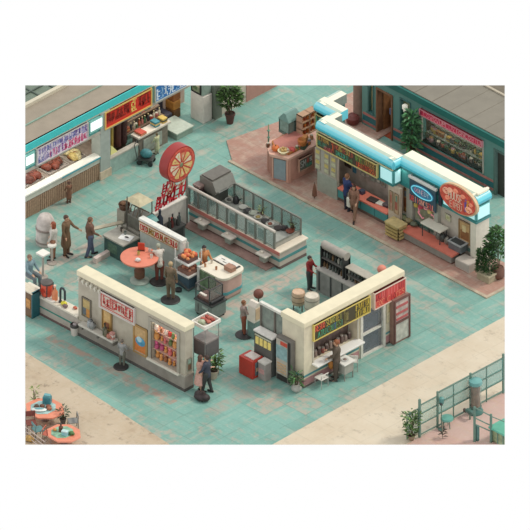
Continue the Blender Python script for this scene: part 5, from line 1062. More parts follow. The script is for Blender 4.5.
for i in range(3): MB().tube([(-4.1, -2.6+.22*i, 1.3), (-3.95, -2.6+.22*i, 1.3), (-3.95, -2.6+.22*i, 1.1)], .022, 6).build('spout', m((70, 66, 62), .4), t, True)
b = MB(); [b.tube([(-4.7+.2*i, -2.7, 1.45), (-4.75+.2*i, -2.5, 1.75), (-4.6+.16*i, -2.2, 1.55)], .02, 6) for i in range(4)]; b.build('pipework', m((110, 96, 80), .4, metal=.3), t, True)
t = thing('coffee_basket', 'dark brown basket at the left of the espresso machine', 'basket', (-5.25, -2.4, 0)); MB().box(-.2, .2, -.2, .2, 0, 1.3).build('stand', m((170, 164, 150), .6, .1), t); MB().lathe([(.18, 1.3), (.24, 1.5), (.22, 1.54), (.15, 1.4)], (0, 0, 0), 16).build('basket_body', m((104, 72, 54), .7, .25, 16), t, smooth=True); b = MB(); [b.ball((.08*math.cos(i*1.3), .08*math.sin(i*1.3), 1.54), .08, 8, 6) for i in range(5)]; b.build('bread', m((134, 98, 70), .7, .2), t, smooth=True)
t = thing('paper_sheet', 'white sheet with a black blot on the coffee counter', 'paper', (-4.25, -3.3, .822), .3); MB().box(-.26, .26, -.2, .2, 0, .012).build('sheet', m((244, 244, 240), .5, .02), t); MB().ball((.02, 0, .03), (.09, .05, .02), 8, 6).build('blot', m((60, 58, 60), .5), t)
t = thing('teal_parasol', 'small teal box with a slanted lid beside the espresso machine', 'box', (-3.75, -2.45, .95)); t.name = 'teal_box'; MB().box(-.1, .12, -.12, .12, 0, .5).build('stand', m((120, 124, 116), .6, .15), t); MB().prism([(-.2, -.22), (.22, -.22), (.22, .22), (-.2, .22)], .5, .64, 0, [(-.15, -.2), (.05, -.2), (.05, .2), (-.15, .2)]).build('lid', m((84, 144, 140), .5, .1), t)
for i in range(4):
    o = cup((-4.85+.14*i, -3.05-.04*i, .82), ((230, 226, 214), (90, 80, 72), (200, 190, 176), (120, 130, 124))[i], .06, .15); tag(o, ('white cup at the left end', 'dark brown cup second from the left', 'cream cup third from the left', 'grey green cup nearest the white sheet')[i]+' of the row on the coffee counter', 'cup')
# coral round table
tp = at(139.5, 281)
t = thing('round_table', 'large round coral table on a brown pot shaped base', 'table', tp)
MB().lathe([(.7, 1.02), (.74, 1.05), (.74, 1.1), (.7, 1.12), (.02, 1.12)], (0, 0, 0), 40).build('tabletop', m((232, 138, 112), .5, .06), t, smooth=True)
MB().lathe([(.1, .12), (.2, .2), (.21, .5), (.13, .6), (.08, .7), (.08, 1.04)], (0, 0, 0), 18).build('pedestal', m((124, 84, 64), .7, .2), t, smooth=True); MB().lathe([(.38, 0), (.38, .05), (.3, .1), (.08, .12)], (0, 0, 0), 24).build('base', m((170, 186, 174), .5, .08), t, smooth=True)
lump('napkin_heap', 'crumpled white napkin on the near side of the coral table', 'napkin', None, (tp[0]+.22, tp[1]-.3, 1.12), .12, (240, 236, 230), 5, 3)
t = thing('menu_stand', 'red table menu stand at the back of the coral table', 'menu', (tp[0]-.25, tp[1]+.35, 1.12), .6); MB().box(-.13, .13, -.02, .02, 0, .34).build('card', m((206, 74, 52), .5, .1), t); MB().box(-.14, .14, -.05, .05, 0, .03).build('base', m((90, 60, 50), .5), t)
for i, (dx, dy, c) in enumerate(((.05, .5, (230, 214, 206)), (.25, .42, (226, 170, 150)), (.4, .25, (236, 232, 220)), (-.1, .05, (206, 190, 110)))):
    o = cup((tp[0]+dx, tp[1]+dy, 1.12), c, .06, .14); tag(o, ('pale pink cup at the far edge', 'salmon cup beside the pale pink cup', 'white cup nearest the man in the white shirt', 'yellow cup in the middle')[i]+' of the coral table', 'cup')
# flower shelf beside the partition
t = thing('flower_shelf', 'white two tier shelf with boxes of orange flowers at the partition end', 'shelf', (-1.1, -3.05, 0))
MB().box(-1.5, -.75, -3.4, -2.75, 0, .55).build('base_cabinet', m((72, 96, 112), .6, .15), t, True)
for z in (.55, 1.1): MB().box(-1.52, -.72, -3.44, -2.72, z, z+.05).build('shelf', m((232, 232, 226), .5), t, True)
for x, y in ((-1.5, -2.74), (-.76, -2.74), (-1.5, -3.42)): MB().box(x, x+.04, y, y+.04, .55, 1.6).build('post', m((224, 224, 218), .5), t, True)
for i, z in enumerate((.6, 1.15)):
    o = thing('flower_box', ('box of pale orange flowers on the lower tier of the white shelf', 'box of bright orange red flowers on the top tier of the white shelf')[i], 'flowers', (-1.12, -3.08, z)); MB().box(-.3, .3, -.26, .26, 0, .16).build('box_body', m((110, 76, 70) if i else (150, 110, 96), .7, .15), o)
    b = MB(); q = random.Random(i); [b.ball((q.uniform(-.26, .26), q.uniform(-.22, .22), .17+q.uniform(0, .08)), q.uniform(.05, .09), 8, 6, q.randrange(2)) for _ in range(26)]; b.build('flower', [m((222, 100, 66) if i else (216, 150, 120), .6, .15), m((236, 150, 90) if i else (200, 120, 96), .6, .15)], o, smooth=True); o.children[-1]['kind'] = 'stuff'
t = thing('ramp_board', 'dark sloping board leaning beside the flower shelf', 'board', at(184, 284)); b = MB(); b.prism([(-.35, -.3), (.55, -.3), (.55, .3), (-.35, .3)], .0, .05); bmesh.ops.rotate(b.bm, verts=b.bm.verts, cent=(0, 0, 0), matrix=Matrix.Rotation(.35, 3, 'Y')); bmesh.ops.translate(b.bm, verts=b.bm.verts, vec=(0, 0, .2)); b.build('board', m((84, 92, 90), .5, .15), t); b = MB(); b.rod((-.3, 0, 0), (-.3, 0, .28), .03); b.build('prop', m((60, 64, 64), .5), t)
tag(MB().lathe([(.13, 0), (.13, .1), (.1, .13)], (0, 0, 0), 18).build('floor_weight', m((44, 44, 46), .5)), 'small black round weight on the floor by the sloping board', 'weight'); bpy.data.objects['floor_weight'].location = at(178.5, 291)
# island counter
t = thing('island_counter', 'white topped island counter with rounded end, pink side and green board front', 'counter', (-.1, -2.5, 0))
def rrect(x0, x1, y0, y1, r, k=6):
    o = [(x0, y0)]
    for cx_, cy_, a0 in ((x1-r, y0+r, -PI/2), (x1-r, y1-r, 0)):
        o += [(cx_+r*math.cos(a0+i*PI/2/k), cy_+r*math.sin(a0+i*PI/2/k)) for i in range(k+1)]
    return o+[(x0, y1)]
MB().prism(rrect(-.5, .8, -3.05, -1.9, .28), .1, .95).build('counter_body', m((214, 176, 164), .6, .06), t, True, smooth=True)
MB().prism(rrect(-.55, .86, -3.12, -1.84, .32), .95, 1.05).build('countertop', m((240, 232, 212), .45, .05), t, True)
MB().prism(rrect(-.51, .82, -3.07, -1.88, .29), .24, .36).build('teal_stripe', m((92, 170, 176), .5), t, True)
MB().prism(rrect(-.5, .78, -3.03, -1.92, .27), 0, .1).build('kickboard', m((176, 160, 146), .6), t, True)
MB().box(-.38, .4, -3.16, -3.07, .2, 1.0).build('green_board', m((116, 138, 104), .5, .4, 7), t, True); MB().box(-.52, -.4, -3.18, -3.06, .05, 1.12).build('post', m((206, 206, 200), .5), t, True)
t = thing('drawing_board', 'white drawing board with dark marks on a black tray on the island counter', 'board', (.02, -2.15, 1.05)); MB().box(-.5, .6, -.2, .2, 0, .03).build('tray', m((60, 60, 62), .5), t); MB().box(-.46, .54, -.18, .2, .03, .06).build('sheet', m((236, 232, 222), .5), t)
b = MB(); [b.box(x, x+.2, y, y+.03, .06, .066) for x, y in ((-.3, .05), (-.1, -.08), (.2, -.1), (.28, .02))]; b.build('marks', m((70, 70, 72), .5), t)
tag(MB().box(-.2, .2, -.15, .15, 0, .2, 0, .03).build('cardboard_box', m((176, 134, 112), .7, .12)), 'brown cardboard box at the rounded end of the island counter', 'box'); bpy.data.objects['cardboard_box'].location = (.5, -2.4, 1.05)
for i, (x, y, c) in enumerate(((-.35, -2.9, (206, 150, 110)), (.1, -2.75, (190, 130, 90)), (-.35, -2.55, (226, 216, 200)))):
    o = cup((x, y, 1.05), c, .05, .13); tag(o, ('peach cup at the left end of the island counter', 'brown cup in front of the drawing board on the island counter', 'white cup behind the peach cup on the island counter')[i], 'cup')
# grill cart
t = thing('grill_cart', 'steel grill cart with a dark framed glass box on top', 'cart', (1.05, -4.05, 0))
MB().box(.58, 1.5, -4.4, -3.62, .1, .66, 0, .015).build('cart_body', m((150, 152, 148), .35, .12, metal=.4), t, True)
MB().box(.55, 1.53, -4.43, -3.59, .66, .72).build('worktop', m((62, 62, 62), .5), t, True)
MB().box(.75, .79, -4.42, -4.4, .2, .55).build('door_seam', m((104, 106, 104), .5), t, True); MB().box(1.0, 1.3, -4.43, -4.4, .45, .55).build('handle', m((206, 206, 200), .3, metal=.6), t, True)
for x in (.66, 1.42):
    for y in (-4.32, -3.7): MB().cone((x, y-.03, .05), (x, y+.03, .05), .05, .05, 12).build('wheel', m((50, 50, 52), .5), t, True)
MB().box(.62, 1.3, -4.3, -3.7, .72, .84).build('grill_bed', m((120, 92, 84), .6, .3, 9), t, True)
MB().box(.64, .98, -4.22, -4.12, .84, .9).build('bread_roll', m((236, 228, 216), .6), t, True)
for x in (.6, 1.34):
    for y in (-4.36, -3.66): MB().rod((x, y, .72), (x, y, 1.36), .025).build('post', m((76, 74, 74), .5), t, True)
b = MB(); [b.rod(p0, p1, .025) for p0, p1 in (((.6, -4.36, 1.36), (1.34, -4.36, 1.36)), ((.6, -3.66, 1.36), (1.34, -3.66, 1.36)), ((.6, -4.36, 1.36), (.6, -3.66, 1.36)), ((1.34, -4.36, 1.36), (1.34, -3.66, 1.36)))]; b.build('top_frame', m((76, 74, 74), .5), t, True)
MB().box(.6, 1.34, -3.67, -3.65, .72, 1.36).build('back_pane', glass((150, 150, 140), .3), t, True); MB().box(1.335, 1.345, -4.36, -3.66, .72, 1.36).build('side_pane', glass((150, 146, 140), .45), t, True)
MB().rod((1.42, -4.36, .82), (1.42, -3.66, .82), .06, 10).build('rolled_towel', m((44, 44, 46), .6), t, True)
# ================================================================ CREAM KIOSK ON THE RIGHT (faces +x)
XK = 7.37; KY0, KY1 = -5.25, .14
def yk(px): return (px-265)/K-XK
W2 = (yk(313.5), yk(357), .92, 1.92); D2 = (yk(361), yk(383.5), 0, 2.0)
def holesx(x0, x1, y0, y1, z0, z1, hs):
    b = MB(); ys = y0
    for a, c, za, zb in sorted(hs):
        b.box(x0, x1, ys, a, z0, z1)
        if za > z0: b.box(x0, x1, a, c, z0, za)
        if zb < z1: b.box(x0, x1, a, c, zb, z1)
        ys = c
    b.box(x0, x1, ys, y1, z0, z1); return b
crm2 = m((226, 216, 190), .6, .07, 2.5, dirt=.25)
struct('wall_kiosk', holesx(XK-.45, XK, KY0, KY1, 0, 2.72, [W2, D2]).box(6.2, XK-.45, KY0, KY0+.3, 0, 2.72), crm2)
struct('trim_coping', MB().box(XK-.55, XK+.06, KY0-.05, KY1+.04, 2.72, 2.96, 0, .03).box(6.15, XK-.5, KY0-.05, KY0+.34, 2.72, 2.96, 0, .02), crt)
for nm, z0, z1, c in (('trim_stripe', .46, .54, (84, 150, 156)), ('trim_stripe', .1, .38, (190, 140, 140)), ('trim_base', 0, .08, (120, 104, 100))):
    b = MB(); b.box(XK, XK+.012, KY0-.012, D2[0]-.12, z0, z1).box(XK, XK+.012, D2[1]+.1, KY1, z0, z1).box(6.2, XK, KY0-.012, KY0, z0, z1); struct(nm, b, m(c, .6, .12))
sign_on('x', XK, yk(312.3), yk(368.8), 1.92, 2.66, 'lit menu sign with red, yellow and green lettering over the serving window', panel=(66, 58, 36), border=(222, 200, 110), bw=.04, glow=.2, rows=[
    (.03, .2, .55, .9, 'RESUO', 1, [(226, 96, 70)], .24), (.07, .22, .12, .46, 'ATU', 2, [(70, 170, 130)], .24), (.22, .5, .54, .9, 'SUVOTEI', 3, [(206, 180, 80), (180, 180, 90)], .18), (.24, .52, .12, .48, 'COUTESI', 4, [(70, 160, 136), (100, 150, 80), (84, 130, 170)], .2), (.53, .62, .12, .9, 3, 3, [(140, 130, 80)], .14), (.74, .98, .54, .92, 6, 6, [(216, 190, 70), (190, 160, 56)], .16), (.74, .98, .1, .48, 6, 9, [(216, 190, 70), (170, 150, 60)], .16)])
sign_on('x', XK, yk(372), yk(403.5), 1.94, 2.68, 'red kiosk sign with two rows of dark pink letters over the glass door', panel=(206, 70, 66), border=(226, 206, 190), bw=.035, thick=.12, glow=.1, rows=[(.05, .96, .5, .9, 'DUUIIIIIUI', 1, [(150, 34, 44), (230, 130, 124)], .18), (.05, .96, .1, .44, 'COCACIOCES', 2, [(236, 150, 112), (156, 44, 46)], .2)])
t = thing('serving_window', 'wide serving window with a white sill under the lit menu sign', 'window', (XK, (W2[0]+W2[1])/2, .9))
MB().box(XK-.5, XK-.46, W2[0], W2[1], .92, 1.92).build('backing', m((128, 108, 100), .7, .3, 5), t, True)
MB().box(XK-.1, XK+.34, W2[0]-.1, W2[1]+.1, .86, .93, 0, .012).build('sill', m((246, 244, 238), .4, .02), t, True)
MB().box(XK-.02, XK+.03, W2[0]-.06, W2[0], .92, 1.95).box(XK-.02, XK+.03, W2[1], W2[1]+.06, .92, 1.95).build('frame', m((206, 200, 184), .5), t, True)
rr = random.Random(77)
for i in range(11):
    y = W2[0]+.15+i*.205; k = i % 4
    o = make_jar((XK-.26, y, .93), ((110, 90, 84), (150, 130, 120), (90, 70, 66), (160, 90, 80))[k], (170, 160, 150), .08, .25+.05*(i % 3)); tag(o, ('dark grey', 'pale brown', 'black brown', 'dull red')[k]+' jar standing inside the serving window', 'jar', 'jars inside the serving window')
t = thing('door', 'glass kiosk door in a white frame with a middle rail', 'door', (XK, (D2[0]+D2[1])/2, 0))
MB().box(XK-.3, XK-.28, D2[0], D2[1], 0, 2.0).build('backing', m((104, 104, 110), .6, .35, 3), t, True)
f = MB().box(XK-.05, XK+.06, D2[0]-.06, D2[0]+.06, 0, 2.02).box(XK-.05, XK+.06, D2[1]-.06, D2[1]+.06, 0, 2.02).box(XK-.05, XK+.04, D2[0], D2[1], .95, 1.03).box(XK-.05, XK+.04, D2[0], D2[1], 0, .08); f.build('frame', m((222, 218, 206), .5), t, True)
MB().box(XK-.06, XK-.05, D2[0]+.05, D2[1]-.05, .05, 2.0).build('pane', glass((150, 156, 164), .35), t, True); MB().box(XK+.04, XK+.08, D2[1]-.16, D2[1]-.12, .95, 1.25).build('handle', m((190, 190, 184), .3, metal=.5), t, True)
t = thing('display_fridge', 'tall glass fronted fridge with pink shelves at the right end of the kiosk', 'fridge', (7.5, -.2, 0))
MB().box(7.4, 7.62, -.62, .24, .0, 2.0, 0, .02).build('fridge_body', m((150, 116, 104), .5, .12), t, True)
MB().box(7.62, 7.64, -.56, .2, .1, .92).build('lower_panel', m((200, 196, 184), .4, .25, 5), t, True); MB().box(7.62, 7.64, -.56, .2, 1.0, 1.92).build('upper_panel', m((196, 180, 172), .4, .3, 5), t, True)
for z in (1.05, 1.3, 1.6): MB().box(7.64, 7.66, -.5, .12, z, z+.1).build('shelf', m((190, 96, 96), .5, .2), t, True)
MB().box(7.62, 7.68, -.62, -.55, .05, 2.0).box(7.62, 7.68, .18, .24, .05, 2.0).box(7.62, 7.68, -.6, .22, .92, 1.0).box(7.62, 7.68, -.6, .22, 1.92, 2.0).build('frame', m((110, 72, 66), .5), t, True)
picture('x', XK, yk(386), yk(393.5), .95, 1.85, 'faint cream poster on the kiosk column between the door and the tall fridge', (206, 200, 176), (226, 216, 180), [(.3, .7, .5, .8, (206, 190, 140))], 'poster', 'poster', bw=.02, thick=.03)
# glass partition on the kiosk's left
t = thing('glass_partition', 'grey glass partition with a white rail joining the right kiosk', 'partition', (5.6, KY0+.1, 0))
MB().box(4.95, 6.15, KY0+.04, KY0+.14, 0, 1.5).build('lower_panel', m((150, 150, 142), .6, .15), t, True); MB().box(4.95, 6.15, KY0+.07, KY0+.1, 1.5, 2.72).build('pane', m((150, 156, 148), .25, .25, 4, alpha=.72), t, True)
MB().box(4.92, 6.15, KY0+.02, KY0+.16, 2.72, 2.82).build('top_rail', m((230, 228, 218), .4), t, True)
for x in (4.95, 5.7): MB().box(x, x+.06, KY0+.02, KY0+.16, 0, 2.72).build('post', m((120, 112, 104), .5), t, True)
t = thing('vending_machine', 'tall vending machine with a pale poster front beside the kiosk corner', 'vending machine', (6.5, -5.4, 0))
MB().box(6.1, 6.92, -5.5, -5.27, 0.0, 1.95, 0, .02).build('machine_body', m((122, 118, 112), .5, .1), t, True)
MB().box(6.14, 6.74, -5.53, -5.5, .3, 1.85).build('poster_front', m((196, 190, 176), .5, .15, 4), t, True); MB().box(6.14, 6.74, -5.54, -5.53, 1.0, 1.6).build('poster_picture', m((150, 184, 186), .5, .25, 5), t, True)
b = MB(); [b.box(6.2, 6.68, -5.545, -5.53, .4+.12*i, .46+.12*i) for i in range(4)]; b.build('price_strip', m((216, 180, 140), .5), t, True)
MB().box(6.38, 6.74, -5.55, -5.53, 1.66, 1.82).build('red_badge', m((206, 84, 66), .5), t, True); MB().box(6.18, 6.7, -5.52, -5.5, .04, .26).build('delivery_flap', m((56, 52, 50), .6), t, True); MB().box(6.76, 6.88, -5.52, -5.5, .1, 1.9).build('black_edge', m((50, 48, 46), .5), t, True)
t = thing('menu_cabinet', 'dark cabinet with yellow lit menu cards and a white top', 'cabinet', (5.5, -5.43, 0))
MB().box(5.0, 5.98, -5.6, -5.26, 0, 1.7, 0, .015).build('cabinet_body', m((96, 98, 94), .5, .12), t, True); MB().box(4.98, 6.0, -5.62, -5.24, 1.7, 1.78, 0, .01).build('top', m((240, 236, 228), .4), t, True)
for i in range(4): MB().box(5.1+.22*i, 5.26+.22*i, -5.62, -5.6, 1.2, 1.52).build('menu_card', m((226, 206, 120), .5, .15, emit=.25), t, True)
MB().box(5.05, 5.93, -5.615, -5.6, 1.56, 1.62).build('title_strip', m((206, 206, 180), .5), t, True)
t = thing('red_chest', 'red chest fridge with a glass side and white lid on the floor', 'fridge', (5.23, -5.9, 0))
MB().box(4.82, 5.56, -6.25, -5.64, 0, .8, 0, .025).build('chest_body', m((196, 62, 48), .4, .08), t, True); MB().box(5.0, 5.48, -6.12, -5.72, .79, .84).build('lid', m((226, 214, 206), .4), t, True)
MB().box(5.56, 5.58, -6.1, -5.72, .12, .7).build('glass_side', m((110, 124, 128), .25, .3, 6), t, True); MB().box(5.57, 5.59, -6.06, -5.76, .3, .45).build('poster_picture', m((214, 186, 150), .5, .2), t, True)
t = thing('ice_chest', 'low grey and white ice chest behind the red chest', 'fridge', (5.8, -5.8, 0))
MB().box(4.95, 5.75, -5.18, -4.78, 0, .7, 0, .02).build('chest_body', m((160, 156, 150), .5, .1), t, True) if False else MB().box(5.62, 6.0, -6.0, -5.64, 0, .74, 0, .02).build('chest_body', m((166, 160, 154), .5, .1), t, True)
MB().box(5.61, 6.01, -6.01, -5.63, .74, .8).build('lid', m((226, 222, 214), .4), t, True); MB().box(5.66, 5.95, -6.015, -6.0, .3, .5).build('pink_label', m((206, 160, 156), .5), t, True)
p = at(296.5, 391); potted_plant('potted_plant', 'small spiky plant in a grey white pot at the kiosk corner', p, (186, 184, 176), (84, 124, 74), .82, .26, 80, .21, .3, 18, Lf=.26, wf=.06, round_pot=True)
# back bar inside the right kiosk
t = thing('back_bar', 'grey back bar counter with two tall racks of dark bottles', 'bar counter', (4.5, .35, 0))
MB().box(2.72, 6.85, .07, .62, 0, 1.0).build('counter_body', m((146, 146, 142), .6, .18, 4), t, True); MB().box(2.7, 6.86, .03, .66, 1.0, 1.06).build('countertop', m((196, 192, 184), .5, .08), t, True)
for i in range(5): MB().box(2.85+.62*i, 2.92+.62*i, .05, .07, .1, .95).build('panel_post', m((64, 66, 66), .5), t, True)
for (x0, x1, h) in ((2.8, 4.05, 2.0), (4.15, 5.35, 1.62), (5.4, 6.4, 1.45)):
    MB().box(x0, x1, .5, .6, 1.06, h).build('rack_back', m((70, 76, 74), .6, .3, 8), t, True)
    for z in (1.06+(h-1.06)*.45,): MB().box(x0, x1, .22, .5, z, z+.03).build('rack_shelf', m((110, 108, 104), .5), t, True)
    for x in (x0, x1-.05): MB().box(x, x+.05, .2, .6, 1.06, h).build('rack_side', m((52, 54, 54), .5), t, True)
    if h > 1.9: MB().cone((x0-.02, .4, h), (x1+.02, .4, h), .17, .17, 14).build('rack_top', m((170, 164, 154), .5, .1), t, True, smooth=True)
    else: MB().box(x0, x1, .2, .6, h, h+.04).build('rack_top', m((180, 174, 160), .5, .1), t, True)
bp = {}
for (x0, x1, zs) in ((2.9, 3.98, (1.06, 1.51)), (4.25, 5.28, (1.06, 1.345)), (5.48, 6.35, (1.06, 1.26))):
    for z in zs:
        n = int((x1-x0)/.15)
        for i in range(n+1):
            k = rr.randrange(4); loc = (x0+(x1-x0)*i/n, .34, z+(.03 if z > 1.1 else 0))
            if k not in bp: o = make_bottle(loc, ((52, 60, 56), (96, 104, 100), (120, 96, 70), (170, 170, 160))[k], r=.05, h=.27); tag(o, ('black green', 'grey', 'brown', 'pale')[k]+' bottle on the racks of the grey back bar', 'bottle', 'bottles on the back bar racks'); bp[k] = o
            else: dup(bp[k], loc)
def drum(lbl, loc, body, r=.29, z0=.32, z1=1.0, name='drum'):
    t = thing(name, lbl, 'drum', loc)
    MB().lathe([(r*.9, z0), (r, z0+.05), (r, z1-.06), (r*.92, z1), (r*.86, z1-.03), (r*.1, z1-.04)], (0, 0, 0), 22).build('drum_body', m(body, .5, .12, 5), t, smooth=True)
    b = MB(); [b.lathe([(r*1.0, z), (r*1.04, z+.03), (r*1.0, z+.06)], (0, 0, 0), 22) for z in (z0+.12, z1-.2)]; b.build('hoop', m(tuple(int(v*.75) for v in body), .5), t, smooth=True)
    for k in range(3): a = k*2.1; MB().rod((r*.75*math.cos(a), r*.75*math.sin(a), 0), (r*.75*math.cos(a), r*.75*math.sin(a), z0+.03), .025).build('leg', m((110, 100, 90), .5), t)
    return t
drum('white cooking drum on short legs behind the right kiosk wall', at(312, 317), (226, 216, 198))
drum('peach wicker drum on short legs left of the white cooking drum', at(298.5, 310), (222, 190, 160), .26, .3, .85)
t = thing('globe_stand', 'brown ball on a thin dark stand at the end of the glass partition', 'lamp', at(258.5, 328)); MB().lathe([(.16, 0), (.16, .03), (.03, .06)], (0, 0, 0), 16).build('base', m((84, 80, 78), .5), t); MB().rod((0, 0, .05), (0, 0, 1.4), .025).build('pole', m((90, 86, 82), .5), t); MB().ball((0, 0, 1.55), .2, 18, 12).build('globe', m((122, 72, 58), .6, .15), t, smooth=True)
t = thing('water_dispenser', 'white and peach water dispenser beside the brown haired person', 'dispenser', at(254.5, 336))
MB().box(-.2, .2, -.2, .2, 0, .75, 0, .03).build('cabinet_body', m((120, 148, 142), .5, .2), t); b = MB(); b.sweep([(-.22, .75), (.2, .75), (.2, 1.35), (.1, 1.55), (-.05, 1.58), (-.16, 1.4)], -.2, .2, 'x'); bmesh.ops.recalc_face_normals(b.bm, faces=b.bm.faces); b.build('hood', m((240, 230, 216), .4, .08), t); MB().box(.2, .22, -.14, .14, .85, 1.35).build('peach_panel', m((232, 200, 164), .5), t)
t = thing('globe_lamp', 'peach globe lamp on a post behind the far end of the right kiosk', 'lamp', (5.45, .9, 0)); MB().rod((0, 0, .05), (0, 0, 1.7), .03).build('pole', m((180, 170, 160), .5), t); MB().lathe([(.15, 0), (.15, .04), (.04, .06)], (0, 0, 0), 16).build('base', m((150, 140, 130), .5), t); MB().ball((0, 0, 1.82), .18, 16, 12).build('globe', m((226, 140, 118), .5, .08), t, smooth=True)
# tables and chairs at the serving window
tl = at(341, 377); t = thing('square_table', 'small white square table in front of the serving window', 'table', (tl[0]+.1, tl[1]+.1, 0))
MB().box(-.3, .3, -.3, .3, .72, .78, 0, .015).build('tabletop', m((236, 234, 226), .4, .04), t); MB().box(-.24, .24, -.24, .24, .3, .72).build('skirt_box', m((178, 174, 164), .6, .12), t)
for sx in (-1, 1):
    for sy in (-1, 1): MB().rod((sx*.22, sy*.22, 0), (sx*.22, sy*.22, .32), .025).build('leg', m((150, 146, 138), .5), t)
t = thing('food_plate', 'small plate of grey food on the white square table', 'plate', (tl[0]+.12, tl[1]+.1, .78)); MB().lathe([(.08, 0), (.15, .02), (.14, .03), (.02, .015)], (0, 0, 0), 16).build('plate', m((206, 206, 200), .4), t, smooth=True); MB().ball((0, 0, .04), (.08, .07, .03), 8, 6).build('food', m((150, 130, 120), .6, .2), t, smooth=True)
c1 = at(321.5, 386); make_chair('white chair at the left of the serving window', (c1[0], c1[1], 0), PI, (232, 228, 218), sz=.42, h=.62)
c2 = at(353, 369.5); make_chair('white chair between the square table and the kiosk door', (c2[0], c2[1], 0), PI*.75, (228, 224, 214), sz=.45, h=.75)
t = thing('shoulder_bag', 'orange brown shoulder bag hanging beside the waitress', 'bag', at(331, 378)); t.location.z = .42; MB().ball((0, 0, .2), (.13, .1, .22), 12, 9).build('bag_body', m((206, 134, 62), .6, .12), t, smooth=True); MB().tube([(0, -.08, .36), (0, -.03, .6), (0, .03, .6), (0, .08, .36)], .015).build('strap', m((150, 96, 50), .6), t)
# ================================================================ TERRACE, FRONT RIGHT
XF = 13.08
fg = m((104, 134, 120), .5, .1)
t = thing('glass_fence', 'green framed glass fence along the terrace edge', 'fence', (XF, -2.3, .03))
for px, h, r in ((437.5, 1.68, .032), (453.5, 1.62, .018), (470.5, 1.72, .035), (486.5, 1.66, .018), (503.3, 1.8, .035)):
    y = (px-265)/K-XF; MB().box(XF-r, XF+r, y-r, y+r, .02, h).build('post', fg, t, True)
ya_, yb_ = (437.5-265)/K-XF, (505-265)/K-XF
for z in (.1, .62, 1.1, 1.6): MB().box(XF-.025, XF+.025, ya_, yb_, z, z+.045).build('rail', fg, t, True)
MB().box(XF-.008, XF+.008, ya_, yb_, .62, 1.6).build('pane', glass((120, 186, 180), .45), t, True)
t = thing('glass_fence', 'lower left section of the green fence next to the leafy plant', 'fence', (XF, -4.2, .03))
y0_ = (419.6-265)/K-XF
MB().box(XF-.04, XF+.04, y0_-.04, y0_+.04, .02, 1.75).build('post', fg, t, True)
for z in (.12, .58, 1.05, 1.45): MB().box(XF-.02, XF+.02, y0_, ya_-.05, z, z+.04).build('rail', fg, t, True)
MB().box(XF-.008, XF+.008, y0_, ya_-.05, .6, 1.45).build('pane', glass((140, 196, 184), .3), t, True)
t = thing('glass_screen', 'thin clear screen standing behind the leafy plant beside the fence', 'screen', at(411, 437)); MB().box(-.008, .008, -.22, .38, .05, 1.1).build('pane', glass((170, 206, 196), .35), t); b = MB(); [b.box(-.015, .015, y, y+.03, 0, 1.12) for y in (-.24, .37)]; b.box(-.015, .015, -.24, .4, 1.1, 1.13); b.build('frame', fg, t)
p = at(411.5, 440); potted_plant('leafy_plant', 'leafy green plant at the left end of the terrace fence', p, (150, 130, 106), (96, 128, 70), 1.22, .34, 200, .15, .22, 23, Lf=.2, wf=.08)
t = thing('lantern_column', 'round glass column with a brown core and teal cap by the fence', 'lantern', at(475.5, 413)); t.location.z = .03
MB().lathe([(.3, 0), (.3, .1), (.22, .22), (.24, .3)], (0, 0, 0), 22).build('base', m((80, 130, 122), .5, .1), t, smooth=True); MB().lathe([(.17, .3), (.19, .5), (.16, .8), (.19, 1.1), (.15, 1.25)], (0, 0, 0), 18).build('core', m((138, 104, 80), .6, .4, 7), t, smooth=True); MB().lathe([(.235, .28), (.235, 1.3), (.22, 1.3), (.22, .3)], (0, 0, 0), 22).build('glass_tube', glass((190, 200, 190), .15), t, smooth=True); MB().lathe([(.25, 1.28), (.27, 1.33), (.25, 1.45), (.08, 1.52)], (0, 0, 0), 22).build('cap', m((110, 170, 166), .4, .08), t, smooth=True)
t = thing('heron_lamp', 'teal hooded lamp with a dark bulb hanging at the second fence post', 'lamp', at(441.5, 430)); t.location.z = .03; t.name = 'hooded_lamp'
MB().rod((0, 0, 0), (0, 0, 1.15), .02).build('pole', fg, t); MB().lathe([(.04, 1.08), (.07, 1.14), (.11, 1.3), (.1, 1.42), (.02, 1.48)], (0, 0, 0), 14).build('hood', m((84, 140, 134), .4, .1), t, smooth=True); MB().ball((.03, -.05, 1.2), (.06, .06, .09), 10, 8).build('bulb', m((54, 62, 60), .4), t, smooth=True); MB().lathe([(.14, 0), (.14, .02), (.03, .05)], (0, 0, 0), 14).build('base', fg, t)
t = thing('round_stool', 'teal round topped stool inside the fence', 'stool', at(447, 428)); t.location.z = .03; MB().lathe([(.2, .34), (.26, .38), (.24, .46), (.05, .5)], (0, 0, 0), 20).build('seat', m((108, 172, 158), .5, .08), t, smooth=True)
for k in range(3): a = k*2.1; MB().rod((.16*math.cos(a), .16*math.sin(a), 0), (.12*math.cos(a), .12*math.sin(a), .37), .018).build('leg', fg, t)
t = thing('stick_plant', 'dry dark twig plant on a thin stake on the pink terrace', 'plant', at(442.5, 439)); t.location.z = .03; MB().rod((0, 0, 0), (0, 0, .75), .014).build('stake', m((150, 140, 120), .6), t); b = MB(); q = random.Random(2); [b.leaf((0, 0, .08+.02*i), (q.uniform(-1, 1), q.uniform(-1, 1), q.uniform(.1, .9)), .24, .08, i % 2) for i in range(16)]; b.build('foliage', [m((74, 70, 60), .6), m((104, 92, 78), .6)], t)
t = thing('rail_frame', 'green railing of two posts in the front corner of the pink terrace', 'railing', at(482, 440)); o0 = t.location.copy(); t.location.z = .03
pA, pB = P(474.5, 443), P(491, 443.4)
pA = Vector((pA.x-.03, pA.y+.03, 0)); pB = Vector((pB.x-.03, pB.y+.03, 0))
for p_, h in ((pA, 1.62), (pB, 1.3)): MB().box(p_.x-.035, p_.x+.035, p_.y-.035, p_.y+.035, .03, h).build('post', fg, t, True)
